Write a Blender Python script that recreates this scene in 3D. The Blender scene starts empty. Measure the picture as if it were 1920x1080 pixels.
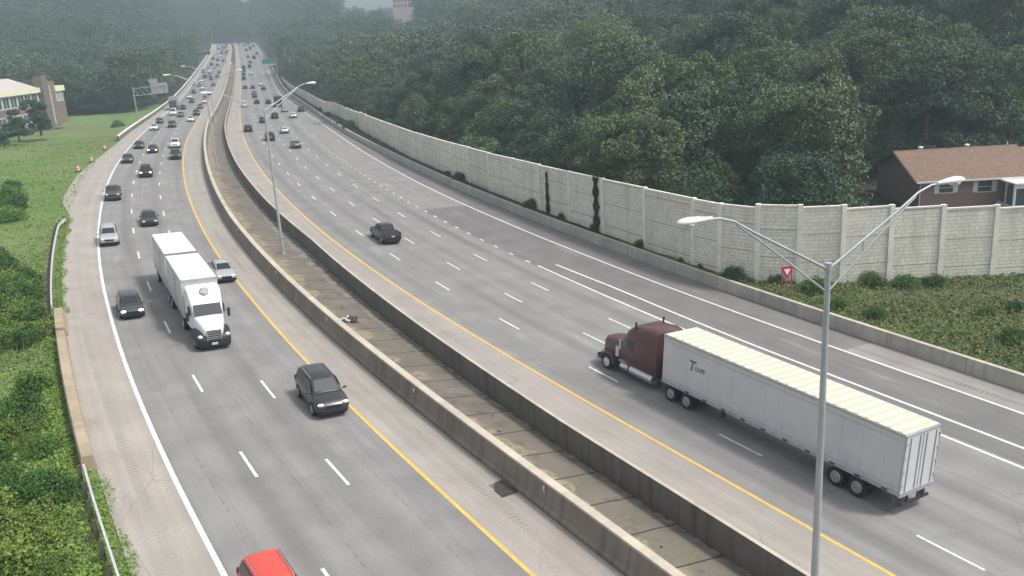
import bpy, bmesh, math, random
import numpy as np
from mathutils import Vector, Matrix
random.seed(7); RNG = np.random.default_rng(11)
sc = bpy.context.scene
COL = sc.collection
# ------------------------------------------------------------------ camera
CZ = 21.835
cam_d = bpy.data.cameras.new('camera'); cam = bpy.data.objects.new('camera', cam_d); COL.objects.link(cam)
CM = ((0.99826240, -0.05892521, 0.0), (-0.01620090, -0.27446232, 0.96146137), (-0.05665431, -0.95979074, -0.27494005))
mt = Matrix.Identity(4)
for r in range(3):
    mt[r][0] = CM[r][0]; mt[r][1] = -CM[r][1]; mt[r][2] = -CM[r][2]
mt[0][3], mt[1][3], mt[2][3] = 0, 0, CZ
cam.matrix_world = mt
cam_d.sensor_width = 36; cam_d.lens = 1650 / 1920 * 36; cam_d.clip_end = 5000; cam_d.clip_start = 0.5
sc.camera = cam
sc.render.resolution_x = 1024; sc.render.resolution_y = 576
# ------------------------------------------------------------------ light
SUN_EL, SUN_AZ = math.radians(57), math.radians(103)      # azimuth clockwise from +Y
world = bpy.data.worlds.new('World'); sc.world = world; world.use_nodes = True
nt = world.node_tree; bg = nt.nodes['Background']
sky = nt.nodes.new('ShaderNodeTexSky'); sky.sky_type = 'NISHITA'; sky.sun_disc = False
sky.sun_elevation = SUN_EL; sky.sun_rotation = SUN_AZ; sky.air_density = 1.0; sky.dust_density = 4.0; sky.ozone_density = 1.0
hs = nt.nodes.new('ShaderNodeHueSaturation'); hs.inputs['Saturation'].default_value = 0.25
nt.links.new(sky.outputs[0], hs.inputs['Color']); nt.links.new(hs.outputs[0], bg.inputs[0]); bg.inputs[1].default_value = 0.135
sd = bpy.data.lights.new('sun', 'SUN'); sd.energy = 2.0; sd.angle = math.radians(8); sd.color = (1.0, 0.95, 0.87)
sun = bpy.data.objects.new('sun', sd); COL.objects.link(sun)
sv = Vector((math.sin(SUN_AZ) * math.cos(SUN_EL), math.cos(SUN_AZ) * math.cos(SUN_EL), math.sin(SUN_EL)))
sun.rotation_euler = sv.to_track_quat('Z', 'Y').to_euler()
vs = sc.view_settings; vs.view_transform = 'Standard'; vs.look = 'None'; vs.exposure = 0.5; vs.gamma = 1.0; vs.use_curve_mapping = False
sc.cycles.volume_bounces = 0; sc.cycles.max_bounces = 5; sc.cycles.diffuse_bounces = 2

# ------------------------------------------------------------------ the alignment of the highway
A_, B_ = -0.05314411780968001, 0.006700483577542146
COEF = [-0.88349721, 18.341058, -150.67276, 601.07866, -1172.6559, 927.02177]
def refx(y):
    y = np.asarray(y, float); v = np.polyval(COEF, np.log(np.clip(y, 35, 760)))
    s = (np.polyval(COEF, np.log(37)) - np.polyval(COEF, np.log(35))) / 2
    s2 = (np.polyval(COEF, np.log(760)) - np.polyval(COEF, np.log(750))) / 10
    return v + np.where(y < 35, (y - 35) * s, 0) + np.where(y > 760, (y - 760) * s2, 0)
_qy = np.array([0, 100, 153, 216, 285, 339, 400, 470, 540, 640, 745, 900, 1200]); _qv = np.array([0, 0, -.3, -1.4, -2.6, -2.7, -1.5, 1.0, 4.2, 9.0, 12.6, 15, 16])
_yy = np.arange(-60, 1501, 5.); _qq = np.interp(_yy, _qy, _qv)
_k = np.exp(-(np.arange(-12, 13) * 5.) ** 2 / (2 * 22 ** 2)); _k /= _k.sum(); _qq = np.convolve(np.pad(_qq, 12, mode='edge'), _k, 'valid')
RY = np.arange(-40, 1400, 1.); RX = refx(RY)
RS = np.concatenate([[0], np.cumsum(np.hypot(np.diff(RY), np.diff(RX)))]); RS -= RS[40]
RZ = A_ * RX + B_ * RY + np.interp(RY, _yy, _qq)
RZ = RZ - np.clip(RY - 770, 0, 1e9) * 0.0
RT = A_ + (-.018 - A_) * np.clip((RY - 150) / 200, 0, 1)
TX = np.gradient(RX); TY = np.gradient(RY); _n = np.hypot(TX, TY); TX /= _n; TY /= _n
def at(s, d, dz=0.0):
    s = np.asarray(s, float); d = np.asarray(d, float)
    x = np.interp(s, RS, RX); y = np.interp(s, RS, RY); tx = np.interp(s, RS, TX); ty = np.interp(s, RS, TY)
    return np.stack([x + ty * d, y - tx * d, np.interp(s, RS, RZ) + np.interp(s, RS, RT) * d + dz], -1)
def heading(s): return math.atan2(float(np.interp(s, RS, TY)), float(np.interp(s, RS, TX)))
def slope(s):
    return float(np.interp(s + 2, RS, RZ) - np.interp(s - 2, RS, RZ)) / 4
def prof(*pts):
    xs = [p[0] for p in pts]; ys = [p[1] for p in pts]
    return lambda s: np.interp(s, xs, ys)
dYL = prof((0, -12.75), (60, -12.55), (90, -12.15), (130, -12.0), (220, -12.0), (260, -11.5), (310, -11.3), (374, -10.8), (440, -10.0), (507, -9.0), (590, -7.3), (700, -4.5), (900, -4.5))
dWL = prof((0, -23.65), (60, -23.5), (90, -23.15), (130, -23.0), (220, -22.9), (310, -22.5), (374, -22), (440, -21.2), (507, -20), (590, -18), (700, -15), (900, -15))
dEL = lambda s: dWL(s) - prof((0, 3.15), (240, 3.3), (400, 2.2), (900, 1.5))(s)
dBL = prof((0, -9.5), (90, -9.4), (120, -9.3), (150, -8.9), (180, -8.6), (260, -8.4), (320, -7.4), (400, -6.6), (480, -6.0), (560, -5.0), (700, -3.0), (900, -3.0))   # foot of the left median barrier
dRW = prof((0, -4.1), (55, -3.9), (84, -3.2), (106, -2.7), (130, -3.1), (170, -3.5), (250, -3.9), (360, -3.1), (480, -2.7), (560, -2.2), (700, -1.4), (900, -1.4))
dWR = prof((0, 21.2), (90, 21.3), (140, 20.8), (215, 20.8), (257, 20.3), (290, 19.2), (340, 17.2), (376, 15.2), (423, 14.6), (900, 14.6))
dBR = prof((0, 24.3), (90, 24.8), (140, 24.1), (171, 23.8), (215, 22.8), (300, 21.4), (340, 20), (376, 17.8), (423, 17.0), (900, 16.6))

# ------------------------------------------------------------------ materials
MATS = {}
def newmat(name):
    m = bpy.data.materials.new(name); m.use_nodes = True; MATS[name] = m
    return m, m.node_tree, m.node_tree.nodes['Principled BSDF']
def N(t, typ, **kw):
    n = t.nodes.new(typ)
    for k, v in kw.items(): setattr(n, k, v)
    return n
def simple(name, col, rough=0.6, metal=0.0, emit=None, estr=1.0, var=0.0, scale=1.0, spec=None, coat=0):
    m, t, b = newmat(name)
    b.inputs['Roughness'].default_value = rough; b.inputs['Metallic'].default_value = metal
    if spec is not None: b.inputs['Specular IOR Level'].default_value = spec
    if coat: b.inputs['Coat Weight'].default_value = coat
    if var > 0:
        tc = N(t, 'ShaderNodeTexCoord'); no = N(t, 'ShaderNodeTexNoise'); no.inputs['Scale'].default_value = scale; no.inputs['Detail'].default_value = 6
        rp = N(t, 'ShaderNodeValToRGB'); rp.color_ramp.elements[0].position = .3; rp.color_ramp.elements[1].position = .7
        rp.color_ramp.elements[0].color = tuple(c * (1 - var) for c in col) + (1,); rp.color_ramp.elements[1].color = tuple(min(1, c * (1 + var)) for c in col) + (1,)
        t.links.new(tc.outputs['Object'], no.inputs['Vector']); t.links.new(no.outputs[0], rp.inputs[0]); t.links.new(rp.outputs[0], b.inputs['Base Color'])
    else: b.inputs['Base Color'].default_value = tuple(col) + (1,)
    if emit:
        b.inputs['Emission Color'].default_value = tuple(emit) + (1,); b.inputs['Emission Strength'].default_value = estr
    return m
def math_node(t, op, a=None, b=None, c=None):
    n = t.nodes.new('ShaderNodeMath'); n.operation = op
    for i, v in enumerate((a, b, c)):
        if v is None: continue
        if isinstance(v, (int, float)): n.inputs[i].default_value = v
        else: t.links.new(v, n.inputs[i])
    return n.outputs[0]
def mixc(t, fac, a, b, mode='MIX'):
    n = t.nodes.new('ShaderNodeMix'); n.data_type = 'RGBA'; n.blend_type = mode
    for i, v in ((0, fac), (6, a), (7, b)):
        if isinstance(v, (int, float)): n.inputs[i].default_value = v
        elif isinstance(v, tuple): n.inputs[i].default_value = v + (1,)
        else: t.links.new(v, n.inputs[i])
    return n.outputs[2]
def noise(t, vec, scale, detail=5, sx=1, sy=1, sz=1, out=0):
    mp = N(t, 'ShaderNodeMapping'); mp.inputs['Scale'].default_value = (sx, sy, sz); t.links.new(vec, mp.inputs[0])
    n = N(t, 'ShaderNodeTexNoise'); n.inputs['Scale'].default_value = scale; n.inputs['Detail'].default_value = detail
    t.links.new(mp.outputs[0], n.inputs['Vector']); return n.outputs[out]
def ramp(t, v, lo, hi):
    n = N(t, 'ShaderNodeMapRange'); n.inputs[1].default_value = lo; n.inputs[2].default_value = hi; n.clamp = True
    t.links.new(v, n.inputs[0]); return n.outputs[0]
def bump(t, b, h, strength=.3, dist=.02):
    n = N(t, 'ShaderNodeBump'); n.inputs['Strength'].default_value = strength; n.inputs['Distance'].default_value = dist
    t.links.new(h, n.inputs['Height']); t.links.new(n.outputs[0], b.inputs['Normal'])
# pavement: UV = (metres along the road, metres across)
def pavement(name, base, lanes=False, tint=(1, 1, 1), pinch=.12):
    m, t, b = newmat(name); uv = N(t, 'ShaderNodeUVMap').outputs[0]
    sx = N(t, 'ShaderNodeSeparateXYZ'); t.links.new(uv, sx.inputs[0]); S, D = sx.outputs[0], sx.outputs[1]
    fine = noise(t, uv, 9, 8); mid = noise(t, uv, .35, 5); streak = noise(t, uv, 1.0, 4, .03, 1.6, 1); big = noise(t, uv, .06, 3)
    lo = tuple(c * (1 - pinch) for c in base); hi = tuple(c * (1 + pinch) for c in base)
    c = mixc(t, ramp(t, mid, .3, .7), lo, hi)
    c = mixc(t, ramp(t, streak, .35, .65), c, mixc(t, 1.0, c, (.86, .86, .87), 'MULTIPLY'))
    c = mixc(t, math_node(t, 'MULTIPLY', ramp(t, big, .4, .65), .5), c, mixc(t, 1.0, c, (1.04, .97, 1.0), 'MULTIPLY'))
    g = math_node(t, 'MULTIPLY', ramp(t, fine, .48, .74), .5)
    c = mixc(t, g, c, mixc(t, 1.0, c, (.6, .6, .6), 'MULTIPLY'))
    # sealed cracks, patches and stains
    vo = N(t, 'ShaderNodeTexVoronoi'); vo.feature = 'DISTANCE_TO_EDGE'; mpv = N(t, 'ShaderNodeMapping'); mpv.inputs['Scale'].default_value = (.07, .16, 1)
    t.links.new(mixc(t, .10, uv, noise(t, uv, .8, 4, out=1), 'LINEAR_LIGHT'), mpv.inputs[0]); t.links.new(mpv.outputs[0], vo.inputs['Vector']); vo.inputs['Scale'].default_value = 1
    crk = math_node(t, 'MULTIPLY', ramp(t, vo.outputs[0], .006, .002), ramp(t, noise(t, uv, .09, 3), .5, .58))
    c = mixc(t, math_node(t, 'MULTIPLY', crk, .28), c, (.09, .085, .085))
    stn = ramp(t, noise(t, uv, .28, 6), .63, .72); c = mixc(t, math_node(t, 'MULTIPLY', stn, .32), c, mixc(t, 1.0, c, (.62, .61, .60), 'MULTIPLY'))
    lgt = ramp(t, noise(t, uv, .5, 5, .25, 1, 1), .62, .74); c = mixc(t, math_node(t, 'MULTIPLY', lgt, .22), c, (.50, .48, .45))
    if lanes:
        ph = math_node(t, 'FRACT', math_node(t, 'MULTIPLY', D, 1 / 3.66))
        cen = math_node(t, 'ABSOLUTE', math_node(t, 'SUBTRACT', ph, .5))      # 0 lane centre
        oil = ramp(t, cen, .24, .06)
        wob = ramp(t, noise(t, uv, .5, 4, .06, .7, 1), .3, .65)
        c = mixc(t, math_node(t, 'MULTIPLY', math_node(t, 'MULTIPLY', oil, wob), .66), c, (.135, .132, .133))
        jt = ramp(t, cen, .485, .497)
        jn = ramp(t, noise(t, uv, 2.2, 3), .42, .6)
        c = mixc(t, math_node(t, 'MULTIPLY', math_node(t, 'MULTIPLY', jt, jn), .55), c, (.1, .09, .1))
    t.links.new(c, b.inputs['Base Color']); b.inputs['Roughness'].default_value = .85
    bump(t, b, fine, .25, .01)
    return m
pavement('lane_pavement', (.250, .246, .240), True)
pavement('ramp_pavement', (.178, .172, .170), False)
pavement('merge_pavement', (.262, .255, .246), False)
pavement('worn_shoulder_pavement', (.285, .270, .250), False)
pavement('shoulder_pavement', (.370, .342, .305), False, pinch=.09)
pavement('inner_shoulder_pavement', (.350, .326, .292), False, pinch=.09)
pavement('darker_shoulder_pavement', (.190, .184, .178), False, pinch=.12)
def paint(name, col):
    m, t, b = newmat(name); tc = N(t, 'ShaderNodeTexCoord').outputs['Object']
    n = noise(t, tc, 3, 6); c = mixc(t, ramp(t, n, .35, .7), tuple(x * .8 for x in col), col)
    n2 = ramp(t, noise(t, tc, 9, 6), .56, .66)
    c = mixc(t, math_node(t, 'MULTIPLY', n2, .8), c, (.3, .3, .3)); t.links.new(c, b.inputs['Base Color']); b.inputs['Roughness'].default_value = .7
paint('white_paint', (.80, .80, .80)); paint('yellow_paint', (.80, .50, .10))
def concrete(name, base, streaks=.5, dark=(.12, .115, .1), scale=1.0, joints=None):
    m, t, b = newmat(name); tc = N(t, 'ShaderNodeTexCoord').outputs['Object']; uv = N(t, 'ShaderNodeUVMap').outputs[0]
    big = noise(t, tc, .45 * scale, 6); fine = noise(t, tc, 6, 8)
    c = mixc(t, ramp(t, big, .3, .7), tuple(x * .82 for x in base), tuple(x * 1.1 for x in base))
    st = noise(t, uv, 1.3, 5, 1.6, .12, 1)
    c = mixc(t, math_node(t, 'MULTIPLY', ramp(t, st, .45, .75), streaks), c, dark)
    c = mixc(t, math_node(t, 'MULTIPLY', ramp(t, fine, .5, .8), .3), c, tuple(x * .6 for x in base))
    if joints:
        sx = N(t, 'ShaderNodeSeparateXYZ'); t.links.new(uv, sx.inputs[0])
        ph = math_node(t, 'FRACT', math_node(t, 'MULTIPLY', sx.outputs[0], 1 / joints))
        j = ramp(t, math_node(t, 'ABSOLUTE', math_node(t, 'SUBTRACT', ph, .5)), .5 - .045 / joints, .5 - .02 / joints)
        c = mixc(t, math_node(t, 'MULTIPLY', j, .75), c, tuple(x * .35 for x in base))
    t.links.new(c, b.inputs['Base Color']); b.inputs['Roughness'].default_value = .9; bump(t, b, fine, .3, .02)
    return m
concrete('barrier_concrete', (.235, .205, .175), .55, (.09, .085, .075), joints=6.1)
concrete('cap_concrete', (.52, .46, .38), .2)
concrete('median_wall_concrete', (.175, .163, .148), .75, (.07, .072, .066), joints=9.1)
concrete('parapet_concrete', (.44, .42, .375), .5, (.22, .2, .17), joints=6.1)
concrete('tan_concrete', (.40, .325, .235), .5, (.2, .16, .11))
concrete('post_concrete', (.82, .80, .72), .1, (.4, .4, .36))
# median floor: slabs with joints, moss and washed-in dirt along the left side
m, t, b = newmat('median_slabs'); uv = N(t, 'ShaderNodeUVMap').outputs[0]; tc = N(t, 'ShaderNodeTexCoord').outputs['Object']
sx = N(t, 'ShaderNodeSeparateXYZ'); t.links.new(uv, sx.inputs[0])
c = mixc(t, ramp(t, noise(t, tc, .5, 6), .3, .7), (.125, .106, .092), (.195, .168, .145))
c = mixc(t, ramp(t, noise(t, tc, .16, 3), .45, .6), c, (.165, .150, .115))
wobble = noise(t, tc, .35, 4)
side = math_node(t, 'ADD', math_node(t, 'MULTIPLY', ramp(t, sx.outputs[1], -5.2, -8.3), .55), math_node(t, 'SUBTRACT', wobble, .1))
c = mixc(t, math_node(t, 'MULTIPLY', ramp(t, side, .62, .68), .75), c, mixc(t, ramp(t, noise(t, tc, 3, 5), .35, .7), (.20, .17, .11), (.40, .33, .22)))
edge = math_node(t, 'MULTIPLY', ramp(t, sx.outputs[1], -4.5, -4.1), ramp(t, noise(t, tc, 1.6, 4), .42, .6))
c = mixc(t, math_node(t, 'MULTIPLY', edge, .7), c, (.33, .3, .27))
ph = math_node(t, 'FRACT', math_node(t, 'MULTIPLY', math_node(t, 'ADD', sx.outputs[0], math_node(t, 'MULTIPLY', wobble, .25)), 1 / 3.05))
c = mixc(t, math_node(t, 'MULTIPLY', ramp(t, noise(t, tc, 1.1, 6), .56, .66), .45), c, (.07, .062, .054))
j = ramp(t, math_node(t, 'ABSOLUTE', math_node(t, 'SUBTRACT', ph, .5)), .478, .490)
c = mixc(t, math_node(t, 'MULTIPLY', j, .95), c, (.02, .018, .016))
c = mixc(t, math_node(t, 'MULTIPLY', ramp(t, noise(t, tc, 8, 6), .5, .8), .35), c, (.06, .055, .05))
t.links.new(c, b.inputs['Base Color']); b.inputs['Roughness'].default_value = .9; bump(t, b, noise(t, tc, 7, 6), .4, .03)
# grass and soil
def ground_mat(name, c1, c2, c3):
    m, t, b = newmat(name); tc = N(t, 'ShaderNodeTexCoord').outputs['Object']
    c = mixc(t, ramp(t, noise(t, tc, .10, 5), .38, .62), c1, c2)
    c = mixc(t, math_node(t, 'MULTIPLY', ramp(t, noise(t, tc, .035, 6), .50, .62), .8), c, c3)
    f = noise(t, tc, 2.5, 8); c = mixc(t, math_node(t, 'MULTIPLY', ramp(t, f, .4, .7), .55), c, tuple(x * .45 for x in c1))
    t.links.new(c, b.inputs['Base Color']); b.inputs['Roughness'].default_value = .95; bump(t, b, f, .8, .25)
ground_mat('grass', (.125, .195, .055), (.165, .235, .07), (.18, .18, .095))
ground_mat('forest_soil', (.02, .03, .016), (.03, .04, .02), (.04, .04, .028))
ground_mat('verge_weeds', (.065, .095, .03), (.09, .12, .03), (.10, .10, .04))
def leaf_mat(name, cols, rough=.65):
    m, t, b = newmat(name)
    g = N(t, 'ShaderNodeNewGeometry'); oi = N(t, 'ShaderNodeObjectInfo')
    rp = N(t, 'ShaderNodeValToRGB'); el = rp.color_ramp.elements
    el[0].color = tuple(cols[0]) + (1,); el[1].color = tuple(cols[-1]) + (1,)
    for i, c in enumerate(cols[1:-1]):
        e = el.new((i + 1) / (len(cols) - 1)); e.color = tuple(c) + (1,)
    at_ = N(t, 'ShaderNodeAttribute'); at_.attribute_name = 'tone'
    v = math_node(t, 'ADD', math_node(t, 'MULTIPLY', g.outputs['Random Per Island'], .25), math_node(t, 'MULTIPLY', at_.outputs['Fac'], .75))
    t.links.new(v, rp.inputs[0])
    c = mixc(t, 1.0, rp.outputs[0], oi.outputs['Color'], 'MULTIPLY')
    t.links.new(c, b.inputs['Base Color']); b.inputs['Roughness'].default_value = rough
    b.inputs['Specular IOR Level'].default_value = .25
    return m
leaf_mat('tree_leaves', [(.052, .084, .052), (.078, .116, .066), (.100, .142, .076), (.130, .172, .092)])
leaf_mat('shrub_leaves', [(.040, .090, .024), (.070, .145, .034), (.11, .19, .045), (.19, .25, .065)])
leaf_mat('weed_leaves', [(.06, .10, .03), (.10, .145, .04), (.15, .185, .05), (.24, .235, .08)])
leaf_mat('lawn_leaves', [(.11, .22, .03), (.15, .27, .04), (.18, .30, .055), (.24, .30, .08)])
leaf_mat('vine_leaves', [(.015, .035, .012), (.03, .05, .018), (.05, .07, .03)])
simple('bark', (.10, .085, .07), .9, var=.3, scale=2)
# noise wall: coursed ashlar relief
m, t, b = newmat('ashlar'); uv = N(t, 'ShaderNodeUVMap').outputs[0]; tc = N(t, 'ShaderNodeTexCoord').outputs['Object']
nz = N(t, 'ShaderNodeMapping'); t.links.new(uv, nz.inputs[0])
dist = mixc(t, .06, uv, noise(t, uv, 3, 2, out=1), 'LINEAR_LIGHT')
bk = N(t, 'ShaderNodeTexBrick'); t.links.new(dist, bk.inputs['Vector']); bk.inputs['Scale'].default_value = 1
bk.inputs['Brick Width'].default_value = .80; bk.inputs['Row Height'].default_value = .31; bk.inputs['Mortar Size'].default_value = .022; bk.inputs['Mortar Smooth'].default_value = .4
bk.offset = .37; bk.squash = .6; bk.squash_frequency = 3
bk.inputs['Color1'].default_value = (.74, .71, .61, 1); bk.inputs['Color2'].default_value = (.86, .83, .73, 1); bk.inputs['Mortar'].default_value = (.42, .41, .37, 1)
oi = N(t, 'ShaderNodeObjectInfo'); rr = oi.outputs['Random']; ge = N(t, 'ShaderNodeNewGeometry').outputs['Position']
c = mixc(t, math_node(t, 'MULTIPLY', rr, .28), bk.outputs['Color'], (.46, .43, .37))
c = mixc(t, math_node(t, 'MULTIPLY', ramp(t, noise(t, ge, .9, 5, 1, 1, .12), .5, .70), .5), c, (.44, .42, .36))
c = mixc(t, math_node(t, 'MULTIPLY', ramp(t, noise(t, tc, 6, 6), .45, .75), .3), c, (.34, .34, .31))
sx = N(t, 'ShaderNodeSeparateXYZ'); t.links.new(uv, sx.inputs[0])
ph = math_node(t, 'FRACT', math_node(t, 'MULTIPLY', sx.outputs[1], 1 / 2.4)); j = ramp(t, math_node(t, 'ABSOLUTE', math_node(t, 'SUBTRACT', ph, .5)), .478, .492)
c = mixc(t, math_node(t, 'MULTIPLY', j, .8), c, (.2, .2, .185))
t.links.new(c, b.inputs['Base Color']); b.inputs['Roughness'].default_value = .9; bump(t, b, bk.outputs['Fac'], -.6, .04)
# car paint takes the colour of its object
m, t, b = newmat('car_paint'); oi = N(t, 'ShaderNodeObjectInfo'); t.links.new(oi.outputs['Color'], b.inputs['Base Color'])
b.inputs['Roughness'].default_value = .32; b.inputs['Metallic'].default_value = .15; b.inputs['Coat Weight'].default_value = .5; b.inputs['Coat Roughness'].default_value = .12
simple('car_glass', (.022, .027, .031), .06, spec=.65)
simple('tyre', (.02, .02, .021), .85); simple('rim', (.50, .50, .51), .35, .8); simple('black_trim', (.018, .018, .02), .5)
simple('lamp_lens', (.75, .76, .78), .15); simple('lamp_lit', (.9, .9, .9), .2, emit=(1, .98, .95), estr=3.0); simple('tail_lens', (.13, .014, .014), .3)
simple('plate', (.6, .6, .62), .5); simple('chrome', (.65, .66, .68), .22, .9)
simple('galvanised', (.46, .48, .50), .45, .5, var=.12, scale=1.5); simple('pole_metal', (.45, .47, .50), .5, .35, var=.12, scale=.8)
simple('luminaire_grey', (.72, .73, .72), .4); simple('luminaire_glass', (.6, .6, .58), .2)
simple('trailer_white', (.58, .59, .61), .45, var=.05, scale=.8); m, t, b = newmat('trailer_side'); tc = N(t, 'ShaderNodeTexCoord').outputs['Object']; sx = N(t, 'ShaderNodeSeparateXYZ'); t.links.new(tc, sx.inputs[0])
c = mixc(t, ramp(t, noise(t, tc, .7, 5), .3, .7), (.56, .57, .59), (.63, .64, .655))
ph = math_node(t, 'FRACT', math_node(t, 'MULTIPLY', sx.outputs[1], 1 / 1.22)); j = ramp(t, math_node(t, 'ABSOLUTE', math_node(t, 'SUBTRACT', ph, .5)), .468, .482)
c = mixc(t, math_node(t, 'MULTIPLY', j, .22), c, (.34, .35, .36))
gr_ = math_node(t, 'MULTIPLY', ramp(t, sx.outputs[2], 2.3, 1.1), ramp(t, noise(t, tc, 1.6, 6, 1, 1, .35), .35, .65)); c = mixc(t, math_node(t, 'MULTIPLY', gr_, .38), c, (.33, .31, .28))
st_ = ramp(t, noise(t, tc, 2.2, 5, 1, 1, .15), .60, .76); c = mixc(t, math_node(t, 'MULTIPLY', st_, .28), c, (.42, .41, .39))
t.links.new(c, b.inputs['Base Color']); b.inputs['Roughness'].default_value = .42
simple('truck_white', (.82, .83, .84), .35, var=.03, scale=2)
simple('roof_bow', (.53, .56, .42), .5); simple('trailer_roof', (.68, .71, .55), .5, var=.06, scale=.6); simple('rail_metal', (.62, .63, .64), .4, .4, var=.1, scale=3)
simple('maroon_paint', (.095, .034, .037), .38, coat=.3); simple('dark_frame', (.03, .03, .033), .7); simple('mudflap', (.08, .08, .085), .8)
simple('roof_shingles', (.19, .125, .09), .9, var=.32, scale=3.5); simple('house_brick', (.29, .195, .175), .9, var=.25, scale=5)
simple('office_brick', (.21, .155, .135), .9, var=.2, scale=2); simple('office_tower_brick', (.165, .135, .12), .9, var=.15, scale=2)
simple('cream_fascia', (.78, .76, .55), .6, var=.05, scale=.5); simple('pink_roof', (.50, .46, .42), .6, var=.06, scale=.4)
simple('white_trim', (.75, .75, .73), .5); simple('window_glass', (.07, .09, .10), .1, spec=.7); simple('light_stone', (.62, .60, .57), .8)
simple('sign_green', (.02, .22, .16), .5); simple('sign_back', (.42, .43, .43), .5, .2, var=.1, scale=1); simple('sign_yellow', (.75, .45, .08), .6); simple('sign_dark', (.07, .07, .075), .6)
simple('sign_red', (.45, .02, .04), .5); simple('sign_white', (.75, .74, .74), .5); simple('barrel_orange', (.48, .17, .11), .6); simple('post_red', (.32, .04, .04), .6)
simple('logo_dark', (.07, .085, .08), .6); simple('logo_grey', (.25, .27, .26), .6); simple('globe_grey', (.30, .32, .31), .5, var=.5, scale=6)
simple('pink_block', (.55, .42, .44), .7); simple('iron', (.06, .055, .05), .8, var=.4, scale=8); simple('litter_white', (.6, .6, .58), .7); simple('amber', (.8, .4, .1), .3)
MATS['bed_liner'] = simple('bed_liner', (.02, .02, .021), .8)

# ------------------------------------------------------------------ mesh helpers
class MB:
    def __init__(s): s.v = []; s.f = []; s.m = []; s.uv = []
    def add(s, vs, fs, mi=0, uv=None):
        o = len(s.v); s.v += [tuple(map(float, p)) for p in vs]
        for k, f in enumerate(fs):
            s.f.append([i + o for i in f]); s.m.append(mi); s.uv.append(uv[k] if uv else None)
        return s
    def box(s, c, h, mi=0, rz=0.0, taper=1.0):
        cs, sn = math.cos(rz), math.sin(rz); P = []
        for z in (-1, 1):
            for x, y in ((-1, -1), (1, -1), (1, 1), (-1, 1)):
                k = taper if z > 0 else 1
                a, b_ = x * h[0] * k, y * h[1] * k
                P.append((c[0] + a * cs - b_ * sn, c[1] + a * sn + b_ * cs, c[2] + z * h[2]))
        return s.add(P, [(3, 2, 1, 0), (4, 5, 6, 7), (0, 1, 5, 4), (1, 2, 6, 5), (2, 3, 7, 6), (3, 0, 4, 7)], mi)
    def tube(s, pts, rad, n=8, mi=0, cap=True):
        P = [Vector(p) for p in pts]; R = rad if isinstance(rad, (list, tuple)) else [rad] * len(P); rings = []
        for i, p in enumerate(P):
            d = (P[min(i + 1, len(P) - 1)] - P[max(i - 1, 0)]).normalized()
            u = d.cross(Vector((0, 0, 1)) if abs(d.z) < .95 else Vector((1, 0, 0))).normalized(); w = d.cross(u)
            rings.append([p + (u * math.cos(2 * math.pi * k / n) + w * math.sin(2 * math.pi * k / n)) * R[i] for k in range(n)])
        vs = [q for r in rings for q in r]; fs = []
        for i in range(len(P) - 1):
            for k in range(n): fs.append((i * n + k, i * n + (k + 1) % n, (i + 1) * n + (k + 1) % n, (i + 1) * n + k))
        if cap: fs += [tuple(range(n)), tuple(range((len(P) - 1) * n, len(P) * n))]
        return s.add(vs, fs, mi)
    def disc_x(s, c, r, w, n=18, mi=0):      # cylinder with its axis along x
        return s.tube([(c[0] - w / 2, c[1], c[2]), (c[0] + w / 2, c[1], c[2])], r, n, mi)
    def loft(s, rings, mi=0, cap=True, closed=True):
        n = len(rings[0]); vs = [p for r in rings for p in r]; fs = []
        for i in range(len(rings) - 1):
            for k in range(n if closed else n - 1): fs.append((i * n + k, i * n + (k + 1) % n, (i + 1) * n + (k + 1) % n, (i + 1) * n + k))
        if cap: fs += [tuple(range(n)), tuple(range((len(rings) - 1) * n, len(rings) * n))]
        return s.add(vs, fs, mi)
    def ellipsoid(s, c, r, n=12, m=8, mi=0, zmin=-1):
        rings = []
        for i in range(m + 1):
            a = -math.pi / 2 + math.pi * i / m; z = max(math.sin(a), zmin); k = max(math.cos(a), 1e-3)
            rings.append([(c[0] + r[0] * k * math.cos(2 * math.pi * j / n), c[1] + r[1] * k * math.sin(2 * math.pi * j / n), c[2] + r[2] * z) for j in range(n)])
        return s.loft(rings, mi)
    def mesh(s, name, mats, smooth=None):
        me = bpy.data.meshes.new(name); me.from_pydata(s.v, [], s.f)
        for mm in (mats if isinstance(mats, (list, tuple)) else [mats]): me.materials.append(MATS[mm])
        me.polygons.foreach_set('material_index', s.m)
        if any(u for u in s.uv):
            ul = me.uv_layers.new(name='UVMap'); k = 0
            for f, u in zip(s.f, s.uv):
                for i in range(len(f)):
                    ul.data[k].uv = u[i] if u else (0, 0); k += 1
        bm = bmesh.new(); bm.from_mesh(me)
        if smooth is not None:
            bmesh.ops.recalc_face_normals(bm, faces=bm.faces)
            for f in bm.faces: f.smooth = True
            for e in bm.edges:
                if len(e.link_faces) == 2 and e.calc_face_angle(0) > math.radians(smooth): e.smooth = False
            bm.to_mesh(me)
        bm.free(); me.update(); return me
    def obj(s, name, mats, parent=None, smooth=None, label=None):
        o = bpy.data.objects.new(name, s.mesh(name, mats, smooth)); COL.objects.link(o)
        if parent is not None: o.parent = parent
        if label: o['label'] = label
        return o
def empty(name, loc=(0, 0, 0), rz=0, label=None, cat=None, group=None):
    o = bpy.data.objects.new(name, None); COL.objects.link(o); o.location = loc; o.rotation_euler = (0, 0, rz); o.empty_display_size = .2
    return tag(o, label, cat, group)
def tag(o, label=None, cat=None, group=None, kind=None):
    if label: o['label'] = label
    if cat: o['category'] = cat
    if group: o['group'] = group
    if kind: o['kind'] = kind
    return o
def children(o, _c={}):
    return [x for x in COL.objects if x.parent == o]
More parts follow.
